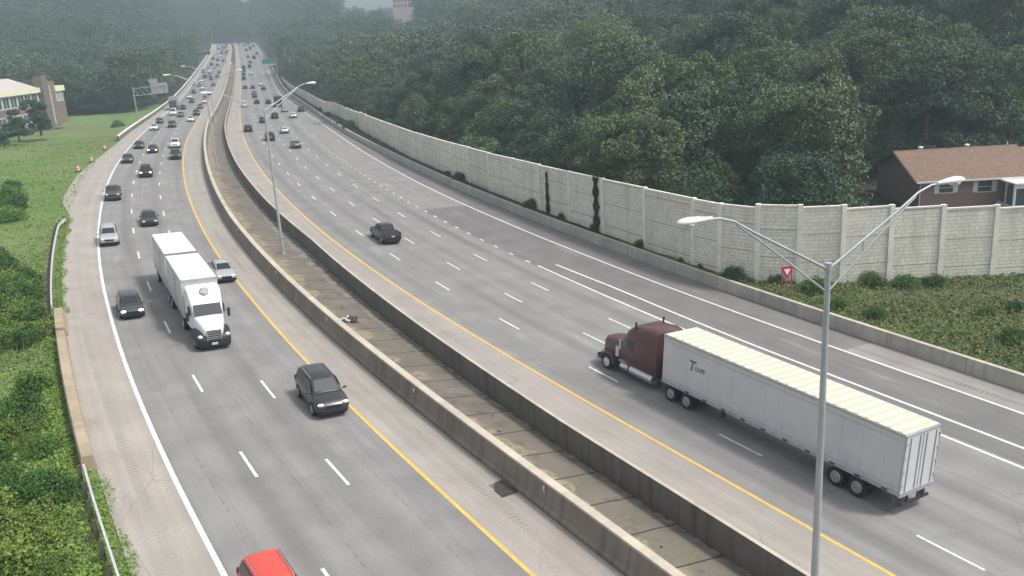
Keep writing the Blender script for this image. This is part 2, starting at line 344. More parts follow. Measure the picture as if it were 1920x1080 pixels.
def copy_tree(o, kids=None):
    c = o.copy(); COL.objects.link(c)
    for ch, gs in (kids if kids is not None else tree_of(o)):
        d = ch.copy(); COL.objects.link(d); d.parent = c
        for g in gs:
            e = g.copy(); COL.objects.link(e); e.parent = d
    return c
def tree_of(o): return [(ch, children(ch)) for ch in children(o)]
def fast_mesh(name, V, F, mats, midx=None, tone=None):
    """V (n,3), F (m,4) numpy -> mesh of quads"""
    me = bpy.data.meshes.new(name); n, m = len(V), len(F)
    me.vertices.add(n); me.vertices.foreach_set('co', V.astype(np.float32).ravel())
    me.loops.add(m * 4); me.loops.foreach_set('vertex_index', F.astype(np.int32).ravel())
    me.polygons.add(m); me.polygons.foreach_set('loop_start', np.arange(0, m * 4, 4, dtype=np.int32))
    for mm in mats: me.materials.append(MATS[mm])
    if midx is not None: me.polygons.foreach_set('material_index', midx.astype(np.int32))
    me.update(calc_edges=True)
    if tone is not None:
        a = me.attributes.new('tone', 'FLOAT', 'POINT'); a.data.foreach_set('value', tone.astype(np.float32))
    me.validate(); return me

# ------------------------------------------------------------------ road surfaces (sheets in road coordinates)
def strip(name, d0, d1, s0, s1, mat, dz=0.0, step=3.0, nd=1, z0=None, kind='structure', label=None, slack=None):
    S = np.arange(s0, s1 + step * .5, step); S[-1] = s1; mb = MB(); T = np.linspace(0, 1, nd + 1)
    g0 = d0 if callable(d0) else (lambda s, v=d0: np.full(np.shape(s), v)); g1 = d1 if callable(d1) else (lambda s, v=d1: np.full(np.shape(s), v))
    A = g0(S); B = g1(S); rows = []; 
    for tt in T:
        dd = A + (B - A) * tt; zz = dz if not callable(dz) else dz(S, dd, tt)
        P = at(S, dd, zz); rows.append((P, dd))
    vs = [tuple(p) for r in rows for p in r[0]]; n = len(S); fs = []; uv = []
    for k in range(nd):
        for i in range(n - 1):
            fs.append((k * n + i, (k + 1) * n + i, (k + 1) * n + i + 1, k * n + i + 1))
            a0, b0 = rows[k][1], rows[k + 1][1]
            uv.append(((S[i], a0[i]), (S[i], b0[i]), (S[i + 1], b0[i + 1]), (S[i + 1], a0[i + 1])))
    mb.add(vs, fs, 0, uv); o = mb.obj(name, mat)
    for p in o.data.polygons: p.use_smooth = True
    if kind: o['kind'] = kind
    return o
S0, S1_ = 22.0, 790.0
strip('road', dWL, dYL, S0, S1_, 'lane_pavement', nd=3)
strip('road', 0.0, 14.64, S0, S1_, 'lane_pavement', nd=4)
strip('ramp_lane', 14.64, dWR, S0, 121, 'ramp_pavement', nd=2)
strip('ramp_lane', 14.64, dWR, 121, S1_, 'merge_pavement', nd=2)
strip('road_shoulder', dEL, dWL, S0, S1_, 'shoulder_pavement')
strip('road_shoulder', dYL, dBL, S0, S1_, 'inner_shoulder_pavement')
strip('road_shoulder', dRW, 0.0, S0, S1_, 'inner_shoulder_pavement')
strip('road_shoulder', dWR, dBR, S0, 56, 'worn_shoulder_pavement')
strip('road_shoulder', dWR, dBR, 56, S1_, 'darker_shoulder_pavement', step=3.05)
def marks(name, segs, mat, w=.16):
    mb = MB()
    for s0, s1, dd in segs:
        S = np.arange(s0, s1 + 1e-6, min(3.0, s1 - s0)); 
        if S[-1] < s1 - .01: S = np.append(S, s1)
        D = dd(S) if callable(dd) else np.full(len(S), float(dd))
        a = at(S, D - w / 2, .006); b = at(S, D + w / 2, .006); n = len(S)
        mb.add([tuple(p) for p in a] + [tuple(p) for p in b], [(i, n + i, n + i + 1, i + 1) for i in range(n - 1)])
    o = mb.obj(name, mat); o['kind'] = 'structure'; return o
marks('yellow_edge_line', [(S0, 780, 0.08)], 'yellow_paint', .2)
marks('yellow_edge_line', [(S0, 780, lambda s: dYL(s) - .06)], 'yellow_paint', .2)
marks('white_edge_line', [(S0, 780, lambda s: dWL(s) + .05)], 'white_paint', .24)
marks('white_edge_line', [(S0, 780, lambda s: dWR(s) - .05)], 'white_paint', .22)
marks('gore_line', [(S0, 88.2, prof((0, 14.15), (44, 14.3), (68, 14.7), (88, 14.85)))], 'white_paint', .22)
marks('gore_line', [(S0, 87.7, prof((0, 16.9), (41, 16.6), (60, 16.55), (78, 16.9), (88, 16.6)))], 'white_paint', .24)
PER = 12.27
dash = []
for base, dd in ((50.54, 3.7), (56.6, 7.48), (95.35, 11.25)):
    s = base - PER * int((base - S0) / PER)
    while s < 600: dash.append((s - 3.15, s, dd)); s += PER
marks('lane_dashes', [q for q in dash if q[0] > S0], 'white_paint', .15)
dash = []
for base, k in ((49.81, 1), (59.0, 2)):
    s = base - PER * 2
    while s < 600:
        if s - 3.15 > S0: dash.append((s - 3.15, s, (lambda S, k=k: dWL(S) + (dYL(S) - dWL(S)) * k / 3)))
        s += PER
marks('lane_dashes', dash, 'white_paint', .16)
dash = []; s = 89.6
while s < 330:
    dash.append((s, s + .95, (lambda S: np.interp(S, [88, 330], [14.75, 14.7])))); s += 3.66
marks('lane_dots', dash, 'white_paint', .2)
simple('rumble_groove', (.28, .26, .24), .9, var=.2, scale=.4); simple('rumble_dark', (.17, .16, .155), .9, var=.2, scale=.4)
# rumble strips milled in the shoulders
for rl, rm in ((((S0, 120, -10.9), (S0, 90, -25.1)), 'rumble_groove'), (((24, 44, 15.6), (24, 62, 22.4)), 'rumble_dark')):
  mb = MB()
  for s0, s1, dd in rl:
    s = s0
    while s < s1:
        P = at([s, s + .13], [dd - .22, dd - .22], .005); Q = at([s, s + .13], [dd + .22, dd + .22], .005)
        mb.add([P[0], P[1], Q[1], Q[0]], [(0, 1, 2, 3)]); s += .30
  mb.obj('rumble_strips', rm)['kind'] = 'structure'

# ------------------------------------------------------------------ median
def sweep(name, sect, s0, s1, mat, step=3.0, label=None, cat='wall', matidx=None, mats=None, parent=None, uvz=True):
    """sect(s) -> list of (d, dz) around a closed section"""
    S = np.arange(s0, s1 + step * .5, step); S[-1] = s1; rings = []; secs = []
    for s in S:
        q = sect(s); secs.append(q); rings.append([tuple(at(s, a, b)) for a, b in q])
    n = len(rings[0]); vs = [p for r in rings for p in r]; mb = MB()
    per = np.concatenate([[0], np.cumsum([math.dist(secs[0][k], secs[0][(k + 1) % n]) for k in range(n)])])
    for k in range(n):
        fs = []; uv = []
        for i in range(len(S) - 1):
            fs.append((i * n + k, (i + 1) * n + k, (i + 1) * n + (k + 1) % n, i * n + (k + 1) % n))
            uv.append(((S[i], per[k]), (S[i + 1], per[k]), (S[i + 1], per[k + 1]), (S[i], per[k + 1])))
        o = len(mb.v); 
        if k == 0: mb.v += vs; o = 0
        for f, u in zip(fs, uv): mb.f.append(list(f)); mb.m.append((matidx or [0] * n)[k]); mb.uv.append(u)
    mb.f.append(list(range(n))); mb.m.append(0); mb.uv.append(None); mb.f.append([(len(S) - 1) * n + k for k in range(n)]); mb.m.append(0); mb.uv.append(None)
    o = mb.obj(name, mats or mat, parent)
    if label: tag(o, label, cat)
    return o
strip('median_floor', lambda s: dBL(s) + .9, dRW, S0, S1_, 'median_slabs', dz=lambda S, d, t_: -.25 - .55 * t_, nd=4)
def bl_sect(s):
    d = float(dBL(s)); return [(d + .02, -.8), (d + .02, .18), (d + .17, .33), (d + .34, 1.25), (d + .34, 1.37), (d + .80, 1.37), (d + .80, 1.25), (d + .95, -.8)]
r = empty('median_barrier', at(60, -9), label='brown concrete median barrier with a pale cap beside the oncoming lanes', cat='barrier'); r.location = (0, 0, 0)
sweep('barrier_body', bl_sect, S0, 560, 'barrier_concrete', parent=r, mats=['barrier_concrete', 'cap_concrete'], matidx=[0, 0, 0, 1, 1, 1, 0, 0])
def rw_sect(s):
    d = float(dRW(s)); return [(d - .02, -1.2), (d - .02, .55), (d, .8), (d + .22, .8), (d + .22, .62), (d + .42, 0.0), (d + .42, -1.2)]
r2 = empty('median_wall', label='dark stained concrete wall along the yellow line of the right carriageway', cat='wall')
sweep('wall_body', rw_sect, S0, 770, 'median_wall_concrete', parent=r2, mats=['median_wall_concrete', 'cap_concrete'], matidx=[0, 0, 1, 1, 0, 0, 0])
def far_bar(s):
    d = (float(dBL(s)) + float(dRW(s))) / 2; return [(d - .3, -.5), (d - .12, .9), (d + .12, .9), (d + .3, -.5)]
sweep('median_barrier', far_bar, 566, 775, 'median_wall_concrete', label='distant dark median barrier dividing the road near its crest', cat='barrier')
def px_refl(s, d, z, i):
    mb = MB(); mb.box((0, 0, 0), (.09, .03, .12)); mb.box((0, -.034, .02), (.06, .004, .07), 1)
    o = mb.obj('barrier_reflector', ['litter_white', 'sign_white']); o.location = at(s, d, z); o.rotation_euler[2] = heading(s) - math.pi / 2 + .8
    tag(o, i, 'reflector', 'reflectors on the median barrier')
for s, i in ((49.0, 'small white reflector on the barrier face just above the storm drain'), (62.8, 'small white reflector on the barrier face by the dark SUV'), (78.3, 'small white reflector on the barrier beside the heap of litter'), (93.2, 'small white reflector on the barrier below the second lamp post'), (113, 'small white reflector on the barrier where it starts to curve')):
    px_refl(s, float(dBL(s)) + .27, 1.02, i)
# storm drain and litter
mb = MB(); mb.box((0, 0, .012), (.75, .45, .012)); 
for k in range(9): mb.box((-.6 + k * .15, 0, .03), (.035, .4, .012))
o = mb.obj('storm_drain', 'iron'); o.location = at(51.6, -9.95); o.rotation_euler[2] = heading(51.6); tag(o, 'rusty black storm drain grate at the foot of the median barrier', 'drain')
r = empty('litter_heap', at(81.6, -6.7, -.5), label='heap of dark and white litter lying on the median floor', cat='litter')
mb = MB()
for k in range(14): mb.box((random.uniform(-1, 1), random.uniform(-.7, .7), .1), (random.uniform(.08, .35), random.uniform(.05, .2), random.uniform(.05, .14)), 0, random.random() * 3)
mb.obj('dark_litter', 'iron', r); mb = MB()
for k in range(7): mb.box((random.uniform(-.8, .8), random.uniform(-.6, .6), .22), (random.uniform(.06, .2), random.uniform(.05, .12), .05), 0, random.random() * 3)
mb.obj('pale_litter', 'litter_white', r)
mb = MB()
for k in range(34):
    s = random.uniform(26, 150); p = at(s, random.uniform(-8.2, -4.4), -.45); mb.box(p, (random.uniform(.03, .10), random.uniform(.03, .08), random.uniform(.02, .06)), 0, random.random() * 3)
tag(mb.obj('median_debris', 'parapet_concrete'), kind='stuff')

# ------------------------------------------------------------------ left edge: guardrails, parapet, barrels
def guardrail(name, s0, s1, doff, label, post_gap=1.9, flare=0.0, post_mat='bark', every=True, hz=.55):
    r = empty(name, label=label, cat='guardrail')
    S = np.arange(s0, s1 + .01, 2.0); dd = lambda s: dEL(s) + doff - flare * np.clip((s - (s1 - 6)) / 6, 0, 1) ** 2 * -1
    prof_ = [(-.03, -.16), (.05, -.12), (.05, -.05), (-.01, 0), (.05, .05), (.05, .12), (-.03, .16), (-.06, .16), (-.06, -.16)]
    rings = [[tuple(at(s, dd(s) + a, hz + .1 + b_)) for a, b_ in prof_] for s in S]
    mb = MB(); mb.loft(rings); mb.obj('rail_beam', 'rail_metal', r)
    s = s0 + .3
    n = 0
    while s < s1 and n < 90:
        mb = MB(); p = at(s, dd(s) - .24, .25); mb.box((0, 0, .1), (.09, .09, .62)); mb.box((0, .14, .38), (.07, .10, .17)) if False else None
        o = mb.obj('post', post_mat, r); o.location = p; o.rotation_euler[2] = heading(s); s += post_gap; n += 1
    return r
guardrail('guardrail', 49, 63.6, -.55, 'galvanised guardrail with wooden posts at the bottom left, running up to the tan barrier')
guardrail('guardrail', 92.2, 129.5, -.75, 'galvanised guardrail with dark posts curving along the left shoulder beyond the concrete block', flare=.9)
def cb(s): d = float(dEL(s)); return [(d - .72, -.8), (d - .62, .75), (d - .56, .82), (d - .10, .82), (d - .04, .75), (d + .1, -.2), (d + .1, -.8)]
sweep('tan_barrier', cb, 63.8, 85.2, 'tan_concrete', 2.0, label='long tan concrete barrier with a broad flat top beside the left shoulder', cat='barrier')
def cb2(s): d = float(dEL(s)); return [(d - .75, -.6), (d - .62, .72), (d - .05, .72), (d + .25, -.2), (d + .25, -.6)]
sweep('concrete_block', cb2, 86.2, 91.4, 'tan_concrete', 1.0, label='short concrete end block between the guardrail and the tan barrier', cat='barrier')
def lp(s): d = float(dEL(s)); return [(d - .4, -.8), (d - .4, 1.15), (d - .02, 1.15), (d, .95), (d, -.8)]
sweep('parapet', lp, 226, 775, 'median_wall_concrete', 4.0, label='long low parapet along the far left edge of the oncoming lanes', cat='barrier', mats=['median_wall_concrete', 'post_concrete'], matidx=[0, 1, 1, 0, 0])
def barrel(s, d, i):
    r = empty('traffic_barrel', at(s, d, .05), label=i, cat='traffic barrel', group='traffic barrels beside the left shoulder')
    for k, (z0, z1, mt_) in enumerate(((0, .3, 'barrel_orange'), (.3, .45, 'sign_white'), (.45, .65, 'barrel_orange'), (.65, .8, 'sign_white'), (.8, 1.05, 'barrel_orange'))):
        mb = MB(); mb.tube([(0, 0, z0), (0, 0, z1)], [.34 - z0 * .1, .34 - z1 * .1], 12); mb.obj('band', mt_, r)
    mb = MB(); mb.box((0, 0, .03), (.42, .42, .03)); mb.obj('base', 'tyre', r)
barrel(174, -28.3, 'orange and white traffic barrel nearest the camera of the three'); barrel(186.8, -27.4, 'orange and white traffic barrel in the middle of the three on the verge'); barrel(207.5, -27.2, 'orange and white traffic barrel nearest the start of the far parapet')

# ------------------------------------------------------------------ right edge: parapet and noise wall
def rp(s): d = float(dBR(s)); return [(d, -1.2), (d, .1), (d + .1, 1.05), (d + .42, 1.08), (d + .5, -1.2)]
sweep('retaining_wall', rp, S0, 560, 'parapet_concrete', label='long pale concrete parapet along the right hand shoulder', cat='wall', mats=['parapet_concrete', 'cap_concrete'], matidx=[0, 0, 1, 0, 0])
def nearest_sd(x, y):
    i = int(((RX - x) ** 2 + (RY - y) ** 2).argmin()); nx, ny = TY[i], -TX[i]
    return RS[i] + (x - RX[i]) * TX[i] + (y - RY[i]) * TY[i], (x - RX[i]) * nx + (y - RY[i]) * ny
posts = [(-46.6, 250.5, 6.9), (-44.1, 242.7, 6.9), (-41.6, 235.0, 6.9), (-39.1, 227.2, 6.8), (-36.8, 219.6, 6.85), (-34.5, 212.0, 6.9), (-32.2, 204.3, 7.2), (-29.9, 196.8, 7.3), (-27.1, 188.0, 7.1), (-24.4, 179.6, 7.1), (-21.7, 171.4, 7.1), (-19.0, 163.3, 7.1), (-16.3, 155.2, 7.1), (-13.5, 148.0, 7.05), (-10.7, 140.8, 7.0), (-7.9, 133.8, 6.95), (-5.1, 127.0, 6.95), (-2.1, 119.5, 6.9), (1.0, 112.8, 6.85), (4.1, 105.8, 6.85), (7.2, 99.2, 6.8), (10.3, 92.8, 6.8), (13.67, 86.0, 6.77), (17.05, 79.2, 6.71), (18.8, 76.2, 6.66), (21.35, 73.6, 6.92), (24.47, 72.2, 6.93), (28.03, 71.9, 6.77), (32.13, 72.1, 6.49), (36.53, 72.2, 6.21), (41.04, 72.2, 5.94), (45.5, 72.3, 5.7), (50.0, 72.4, 5.5), (54.5, 72.5, 5.3)]
pre = []
for k in range(26):          # continues up the road behind its last measured post
    s = nearest_sd(*posts[0][:2])[0] + 7.8 * (k + 1); P = at(s, float(dBR(s)) + 1.9); pre.append((float(P[0]), float(P[1]), 6.9 + max(0, (k - 2)) * .12))
posts = pre[::-1] + posts
def wall_base(x, y):
    s, d = nearest_sd(x, y); return float(at(s, min(d, 24.0))[2]) - .2
r = empty('noise_wall', label='tall cream noise barrier of coursed stone panels and concrete posts', cat='noise wall')
for i, (x, y, zt) in enumerate(posts):
    zb = wall_base(x, y); a = posts[max(i - 1, 0)]; c2 = posts[min(i + 1, len(posts) - 1)]; rz = math.atan2(c2[1] - a[1], c2[0] - a[0])
    mb = MB(); h = zt - .02 - zb; mb.box((0, 0, h / 2), (.20, .2, h / 2)); mb.box((0, 0, h + .02), (.21, .21, .02))
    o = mb.obj('wall_post', 'post_concrete', r); o.location = (x, y, zb); o.rotation_euler[2] = rz
    if i + 1 < len(posts):
        x1, y1, z1 = posts[i + 1]; L = math.hypot(x1 - x, y1 - y); zz = min(zt, z1) - .12; zb2 = min(zb, wall_base(x1, y1)); rz = math.atan2(y1 - y, x1 - x); h = zz - zb2
        mb = MB(); V = [(0, -.09, 0), (L, -.09, 0), (L, -.09, h), (0, -.09, h), (0, .09, 0), (L, .09, 0), (L, .09, h), (0, .09, h)]
        u = [(i * 1.37 + p[0], p[2] + i * .31) for p in V]; F = [(0, 1, 2, 3), (5, 4, 7, 6), (3, 2, 6, 7)]
        mb.add(V, F, 0, [tuple(u[k] for k in f) for f in F])
        o = mb.obj('wall_panel', 'ashlar', r); o.location = (x, y, zb2); o.rotation_euler[2] = rz
        mb = MB(); mb.box((L / 2, 0, h + .04), (L / 2 - .26, .13, .06)); 
        o2 = mb.obj('coping', 'post_concrete', o)

# ------------------------------------------------------------------ ground outside the road
def smooth(v, a, b_):
    t_ = np.clip((v - a) / (b_ - a), 0, 1); return t_ * t_ * (3 - 2 * t_)
def left_dz(S, U):
    base = -.05 - .03 * np.minimum(U, 1)
    near = -(1 - smooth(S, 95, 140)) * 1.0 * smooth(U, 1.2, 6)
    hill = smooth(S, 345, 760) * 28 * smooth(U, 8, 60) + smooth(S, 360, 900) * smooth(U, 40, 240) * 24 + smooth(S, 792, 1000) * 34 + smooth(S, 620, 900) * smooth(U, 10, 50) * 14
    flat = np.interp(S, RS, RT) * 0.6 * np.clip(U - 20, 0, 400)
    dip = -smooth(S, 120, 260) * smooth(U, 4, 16) * 1.0
    return base + near + hill + flat + dip
def right_dz(S, U):
    base = .95 - .0 * U
    flat = -np.interp(S, RS, RT) * np.clip(U - 6, 0, 400)
    tilt = .02 * U
    hill = smooth(U, 14, 170) * (20 + 6 * smooth(S, 200, 420)) * (1 - .45 * smooth(S, 430, 650)) * smooth(S + U * .2, 84, 170) + smooth(S, 300, 800) * smooth(U, 0, 40) * 8 + smooth(S, 792, 1000) * 34 * (1 - smooth(U, 60, 110)) + smooth(S, 600, 860) * smooth(U, 8, 40) * (1 - smooth(U, 55, 95)) * 14
    return base + flat + hill + tilt * 0 + .35 * smooth(U, 0, 5) * (S < 110)
UG = np.concatenate([np.arange(0, 12, 1.5), np.arange(12, 40, 4), np.arange(40, 400, 15)])
def bank(name, sgn, edge, fz, s0, s1, mats):
    S = np.concatenate([np.arange(s0, 240, 3.0), np.arange(240, s1, 10.0)]); SS, UU = np.meshgrid(S, UG, indexing='ij')
    dd = edge(SS) + sgn * UU; Z = fz(SS, UU) + .12 * np.sin(SS * .7 + UU * .5) * np.clip(UU / 6, 0, 1) + .5 * np.sin(SS * .11) * np.cos(UU * .13) * np.clip(UU / 30, 0, 1)
    P = at(SS.ravel(), dd.ravel(), Z.ravel()); n, m_ = SS.shape
    I = np.arange(n * m_).reshape(n, m_); F = np.stack([I[:-1, :-1], I[1:, :-1], I[1:, 1:], I[:-1, 1:]], -1).reshape(-1, 4)
    if sgn > 0: F = F[:, ::-1]
    uc = (UU[:-1, :-1] + 4).ravel(); scn = SS[:-1, :-1].ravel()
    mi = mats(scn, uc)
    me = fast_mesh(name, P, F, ['grass', 'forest_soil', 'verge_weeds'], mi); me.polygons.foreach_set('use_smooth', np.ones(len(F), bool))
    o = bpy.data.objects.new(name, me); COL.objects.link(o); o['kind'] = 'structure'; return o
bank('grass_bank', -1, dEL, left_dz, 15, 1250, lambda s, u: np.where((s > 352) & (u > 5), 1, 0))
bank('wooded_bank', 1, lambda s: dBR(s) + .45, right_dz, 15, 1250, lambda s, u: np.where((s < 88) & (u < 34), 2, 1))
strip('hills', lambda s: dEL(s), lambda s: dBR(s) + .45, 790, 1250, 'forest_soil', dz=lambda S, d, t_: -.3 + (.25 + 1.0) * smooth(S, 790, 800) + smooth(S, 792, 1000) * 34, nd=6, step=20)
strip('bare_verge', lambda s: dEL(s) - prof((100, .0), (134, 0.1), (145, 1.8), (170, 1.8), (190, 1.0), (215, 0))(s), dEL, 131, 214, 'shoulder_pavement', dz=.0)
def gz_left(s, u): return float(at(s, float(dEL(s)) - u, float(left_dz(np.array(s * 1.), np.array(u * 1.))))[2])
def gpt(side, s, u):
    s = float(s); u = float(u)
    if side < 0: return at(s, float(dEL(s)) - u, float(left_dz(s, u)))
    return at(s, float(dBR(s)) + .45 + u, float(right_dz(s, max(u, 0.0))))

# ------------------------------------------------------------------ foliage
def leaves(cent, rad, per, size, flat=.6, up=.35, core=None, tonev=None, rng=RNG):
    """leaf quads scattered over the shells of many clumps; returns V,F,tone"""
    K = len(cent); k = np.repeat(np.arange(K), per); n = len(k)
    u = rng.normal(size=(n, 3)); u /= np.linalg.norm(u, axis=1)[:, None]
    r = rng.uniform(.55, 1.05, n) ** .7
    p = cent[k] + u * (rad[k] * r)[:, None] * np.array([1, 1, flat])
    nrm = u * .5 + rng.normal(size=(n, 3)) * .75 + np.array([0, 0, up * .8]); nrm /= np.linalg.norm(nrm, axis=1)[:, None]
    t1 = np.cross(nrm, rng.normal(size=(n, 3))); t1 /= np.linalg.norm(t1, axis=1)[:, None]; t2 = np.cross(nrm, t1)
    a = size * rng.uniform(.6, 1.25, n)[:, None]; b_ = a * rng.uniform(.55, .9, n)[:, None]
    V = np.stack([p - t1 * a, p + t2 * b_ * .8 + t1 * a * .1, p + t1 * a, p - t2 * b_ * .8 + t1 * a * .1], 1).reshape(-1, 3)
    F = np.arange(n * 4).reshape(n, 4); ct = rng.uniform(0, 1, K) if tonev is None else tonev
    return V, F, np.repeat(ct[k], 4)
def limb_mesh(h, r0, cents, rng, nl=9):
    mb = MB(); sway = rng.normal(size=2) * .25
    tr = [(0, 0, -.5), (0, 0, .4), (sway[0] * .5, sway[1] * .5, h * .3), (sway[0], sway[1], h * .55), (sway[0] * 1.6, sway[1] * 1.6, h * .85)]
    mb.tube(tr, [r0 * 1.35, r0, r0 * .75, r0 * .5, r0 * .15], 7)
    for i in rng.choice(len(cents), min(nl, len(cents)), replace=False):
        c_ = cents[i]; z0 = min(h * rng.uniform(.22, .6), c_[2] * .8); st = np.array([sway[0] * z0 / h, sway[1] * z0 / h, z0])
        mid = st * .5 + c_ * .5 + np.array([0, 0, -.4]); mb.tube([st, mid, c_], [r0 * .38, r0 * .22, .04], 5)
    return mb
def make_tree(name, h, R, seed, K=70, per=150, leaf=.26, low=.14, mat='tree_leaves', lob=6, clump=(.9, 1.9), split=True):
    rng = np.random.default_rng(seed)
    la = rng.uniform(0, 2 * math.pi, lob); lr = rng.uniform(.25, .62, lob) * R; lz = rng.uniform(.30, .80, lob) * h; LR = rng.uniform(.45, .75, lob) * R
    lc = np.stack([np.cos(la) * lr, np.sin(la) * lr, lz], 1); lc = np.vstack([lc, [[0, 0, h * .55], [0, 0, h * .80]]]); LR = np.append(LR, [R * .85, R * .55])
    k = rng.integers(0, len(lc), K); u = rng.normal(size=(K, 3)); u /= np.linalg.norm(u, axis=1)[:, None]; u[:, 2] = np.abs(u[:, 2]) * 1.1 - .35
    cent = lc[k] + u * LR[k][:, None] * rng.uniform(.65, 1.0, K)[:, None] * np.array([1, 1, .9])
    cent[:, 2] = np.clip(cent[:, 2], h * low, h * 1.02); rad = rng.uniform(clump[0], clump[1], K)
    ns = K // 5; an = rng.uniform(0, 6.283, ns); rr_ = R * rng.uniform(.45, .95, ns)
    cent[:ns] = np.stack([np.cos(an) * rr_, np.sin(an) * rr_, rng.uniform(max(low * .5, .06), .32, ns) * h], 1)
    tone = np.clip(rng.normal(.5, .28, K) + (cent[:, 2] / h - .5) * 0, 0, 1)
    V, F, T = leaves(cent, rad, per, leaf, flat=.7, tonev=tone, rng=rng)
    r = empty(name); cr = bpy.data.objects.new('crown', fast_mesh('crown', V, F, [mat], None, T)); COL.objects.link(cr); cr.parent = r
    limb_mesh(h, .028 * h, cent, rng).obj('trunk', 'bark', r, smooth=60)
    return r, (V, F, T)
SPEC = [(17, 6.2), (14, 5.4), (19, 6.6), (13, 6.0), (16, 5.0), (11, 4.6)]
PROTO = [make_tree('broadleaf_tree', h, R, 100 + i, K=int(64 + R * 8), per=230, leaf=.19) for i, (h, R) in enumerate(SPEC)]
PK = [tree_of(p[0]) for p in PROTO]; used_proto = [False] * len(PROTO)
M3 = np.array(CM)
def project(P):
    c = M3.T @ (np.asarray(P, float) - np.array([0, 0, CZ])); 
    if c[2] < 1: return (-9999, -9999, c[2])
    return 960 + 1650 * c[0] / c[2], 540 + 1650 * c[1] / c[2], c[2]
TINTS = [(1.0, 1.0, 1.0), (1.3, 1.22, 1.08), (.80, .90, .95), (1.15, 1.22, .9), (.68, .80, .86), (1.45, 1.36, 1.22), (.98, 1.05, 1.18)]
def put_tree(i, P, rz, sc_, tint, label, cat='tree', group=None):
    r, kids = PROTO[i][0], PK[i]
    if not used_proto[i]: used_proto[i] = True; o = r; ks = kids
    else: o = copy_tree(r, kids); ks = tree_of_last(o)
    o.location = P; o.rotation_euler = (0, 0, rz); o.scale = (sc_, sc_, sc_ * random.uniform(.9, 1.12)); tag(o, label, cat, group)
    for ch, g in ks:
        if ch.name.startswith('crown'): ch.color = tint + (1,)
    return o
LASTKIDS = []
_ct = copy_tree
def copy_tree(o, kids=None):
    global LASTKIDS
    c = o.copy(); COL.objects.link(c); LASTKIDS = []
    for ch, gs in (kids if kids is not None else tree_of(o)):
        d = ch.copy(); COL.objects.link(d); d.parent = c; gl = []
        for g in gs:
            e = g.copy(); COL.objects.link(e); e.parent = d; gl.append(e)
        LASTKIDS.append((d, gl))
    return c
def tree_of_last(o): return LASTKIDS
cand = []
def scatter(side, s0, s1, u0, u1, step):
    s = s0
    while s < s1:
        u = u0
        while u < u1:
            ss = s + random.uniform(-.42, .42) * step; uu = max(u0, u + random.uniform(-.42, .42) * step)
            P = gpt(side, ss, uu); x, y, z = project(P + np.array([0, 0, 9.]))
            if -260 < x < 2200 and y > -330 and y < 900: cand.append((side, ss, uu, P, x, y, z))
            u += step
        s += step
scatter(1, 76, 300, 8.6, 150, 8.2); scatter(1, 300, 560, 8.5, 150, 11.5); scatter(1, 560, 1180, 9, 330, 17)
scatter(-1, 362, 560, 5, 260, 10.0); scatter(-1, 560, 1180, 10, 330, 17); scatter(-1, 300, 345, 95, 240, 10)
scatter(1, 806, 1200, -48, 0, 12)
scatter(-1, 340, 362, 6, 150, 6)
HX, HY = 44.0, 95.0
def ok(c):
    side, s, u, P, x, y, z = c
    if side > 0 and x > 1600 and P[1] < 116: return False
    if side > 0 and HX - 7 < P[0] < 84 and HY - 24 < P[1] < HY + 17: return False
    if side > 0 and P[0] > 29 and P[1] < 84: return False
    return True
def gap(c):      # lower trees along the saddle of the ridge, where the sky and the pink building show
    side, s, u, P, x, y, z = c
    if 636 < x < 790:
        lim = 9 if x < 742 else 25
        for k in (1.25, .9, .65, .45):
            if project(P + np.array([0, 0, 19 * k]))[1] > lim: return k
        return 0
    return 1.25
cand = [c for c in cand if ok(c)]; cand = [c + (gap(c),) for c in cand]; cand = [c for c in cand if c[7] > 0]
cand.sort(key=lambda c: c[6])
near = cand[:285]; far = cand[285:]
NT = []
for k, (side, s, u, P, x, y, z, gp) in enumerate(near):
    i = random.randrange(len(PROTO)); front = (side > 0 and u < 14) or (side < 0 and (s < 358 or u < 9))
    if front: i = random.choice([1, 3, 5, 5])
    sc_ = min(random.uniform(.82, 1.15) * (1.0 if not front else (.8 if side > 0 else .62)), gp)
    tint = random.choice(TINTS); tn = {0: 'green', 1: 'pale', 2: 'dark', 3: 'yellowish', 4: 'very dark', 5: 'light', 6: 'grey green'}[TINTS.index(tint)]
    if side > 0:
        g = 'trees of the wood behind the noise wall'; row = 'front row' if u < 15 else ('second row' if u < 30 else ('mid slope' if u < 60 else 'upper slope'))
        lm = 'above the far wall end' if x < 640 else ('above the green shrubs' if x < 800 else ('above the black pickup' if x < 980 else ('above the two ivies' if x < 1160 else ('above the wall kink' if x < 1420 else ('left of the house' if x < 1660 else 'behind the house')))))
    else: g = 'trees of the wood beyond the grass bank'; row = 'wood edge' if u < 30 else 'far wood'; lm = 'behind the office' if x < 150 else ('behind the sign gantry' if x < 330 else 'beside the far road')
    NT.append((put_tree(i, P, random.uniform(0, 6.28), sc_, tint, 'x', 'tree', g), tn, row, lm, x))
NT.sort(key=lambda q: q[4]); cntt = {}
ORD_ = ['first', 'second', 'third', 'fourth', 'fifth', 'sixth', 'seventh', 'eighth', 'ninth', 'tenth', 'eleventh', 'twelfth', 'thirteenth', 'fourteenth', 'fifteenth', 'sixteenth', 'seventeenth', 'eighteenth', 'nineteenth', 'twentieth']
for o, tn, row, lm, x in NT:
    key = (tn, row, lm); cntt[key] = cntt.get(key, 0) + 1
    o['label'] = f"{tn} tree in the {row} {lm}, {ORD_[min(cntt[key], 20) - 1]} from the left"
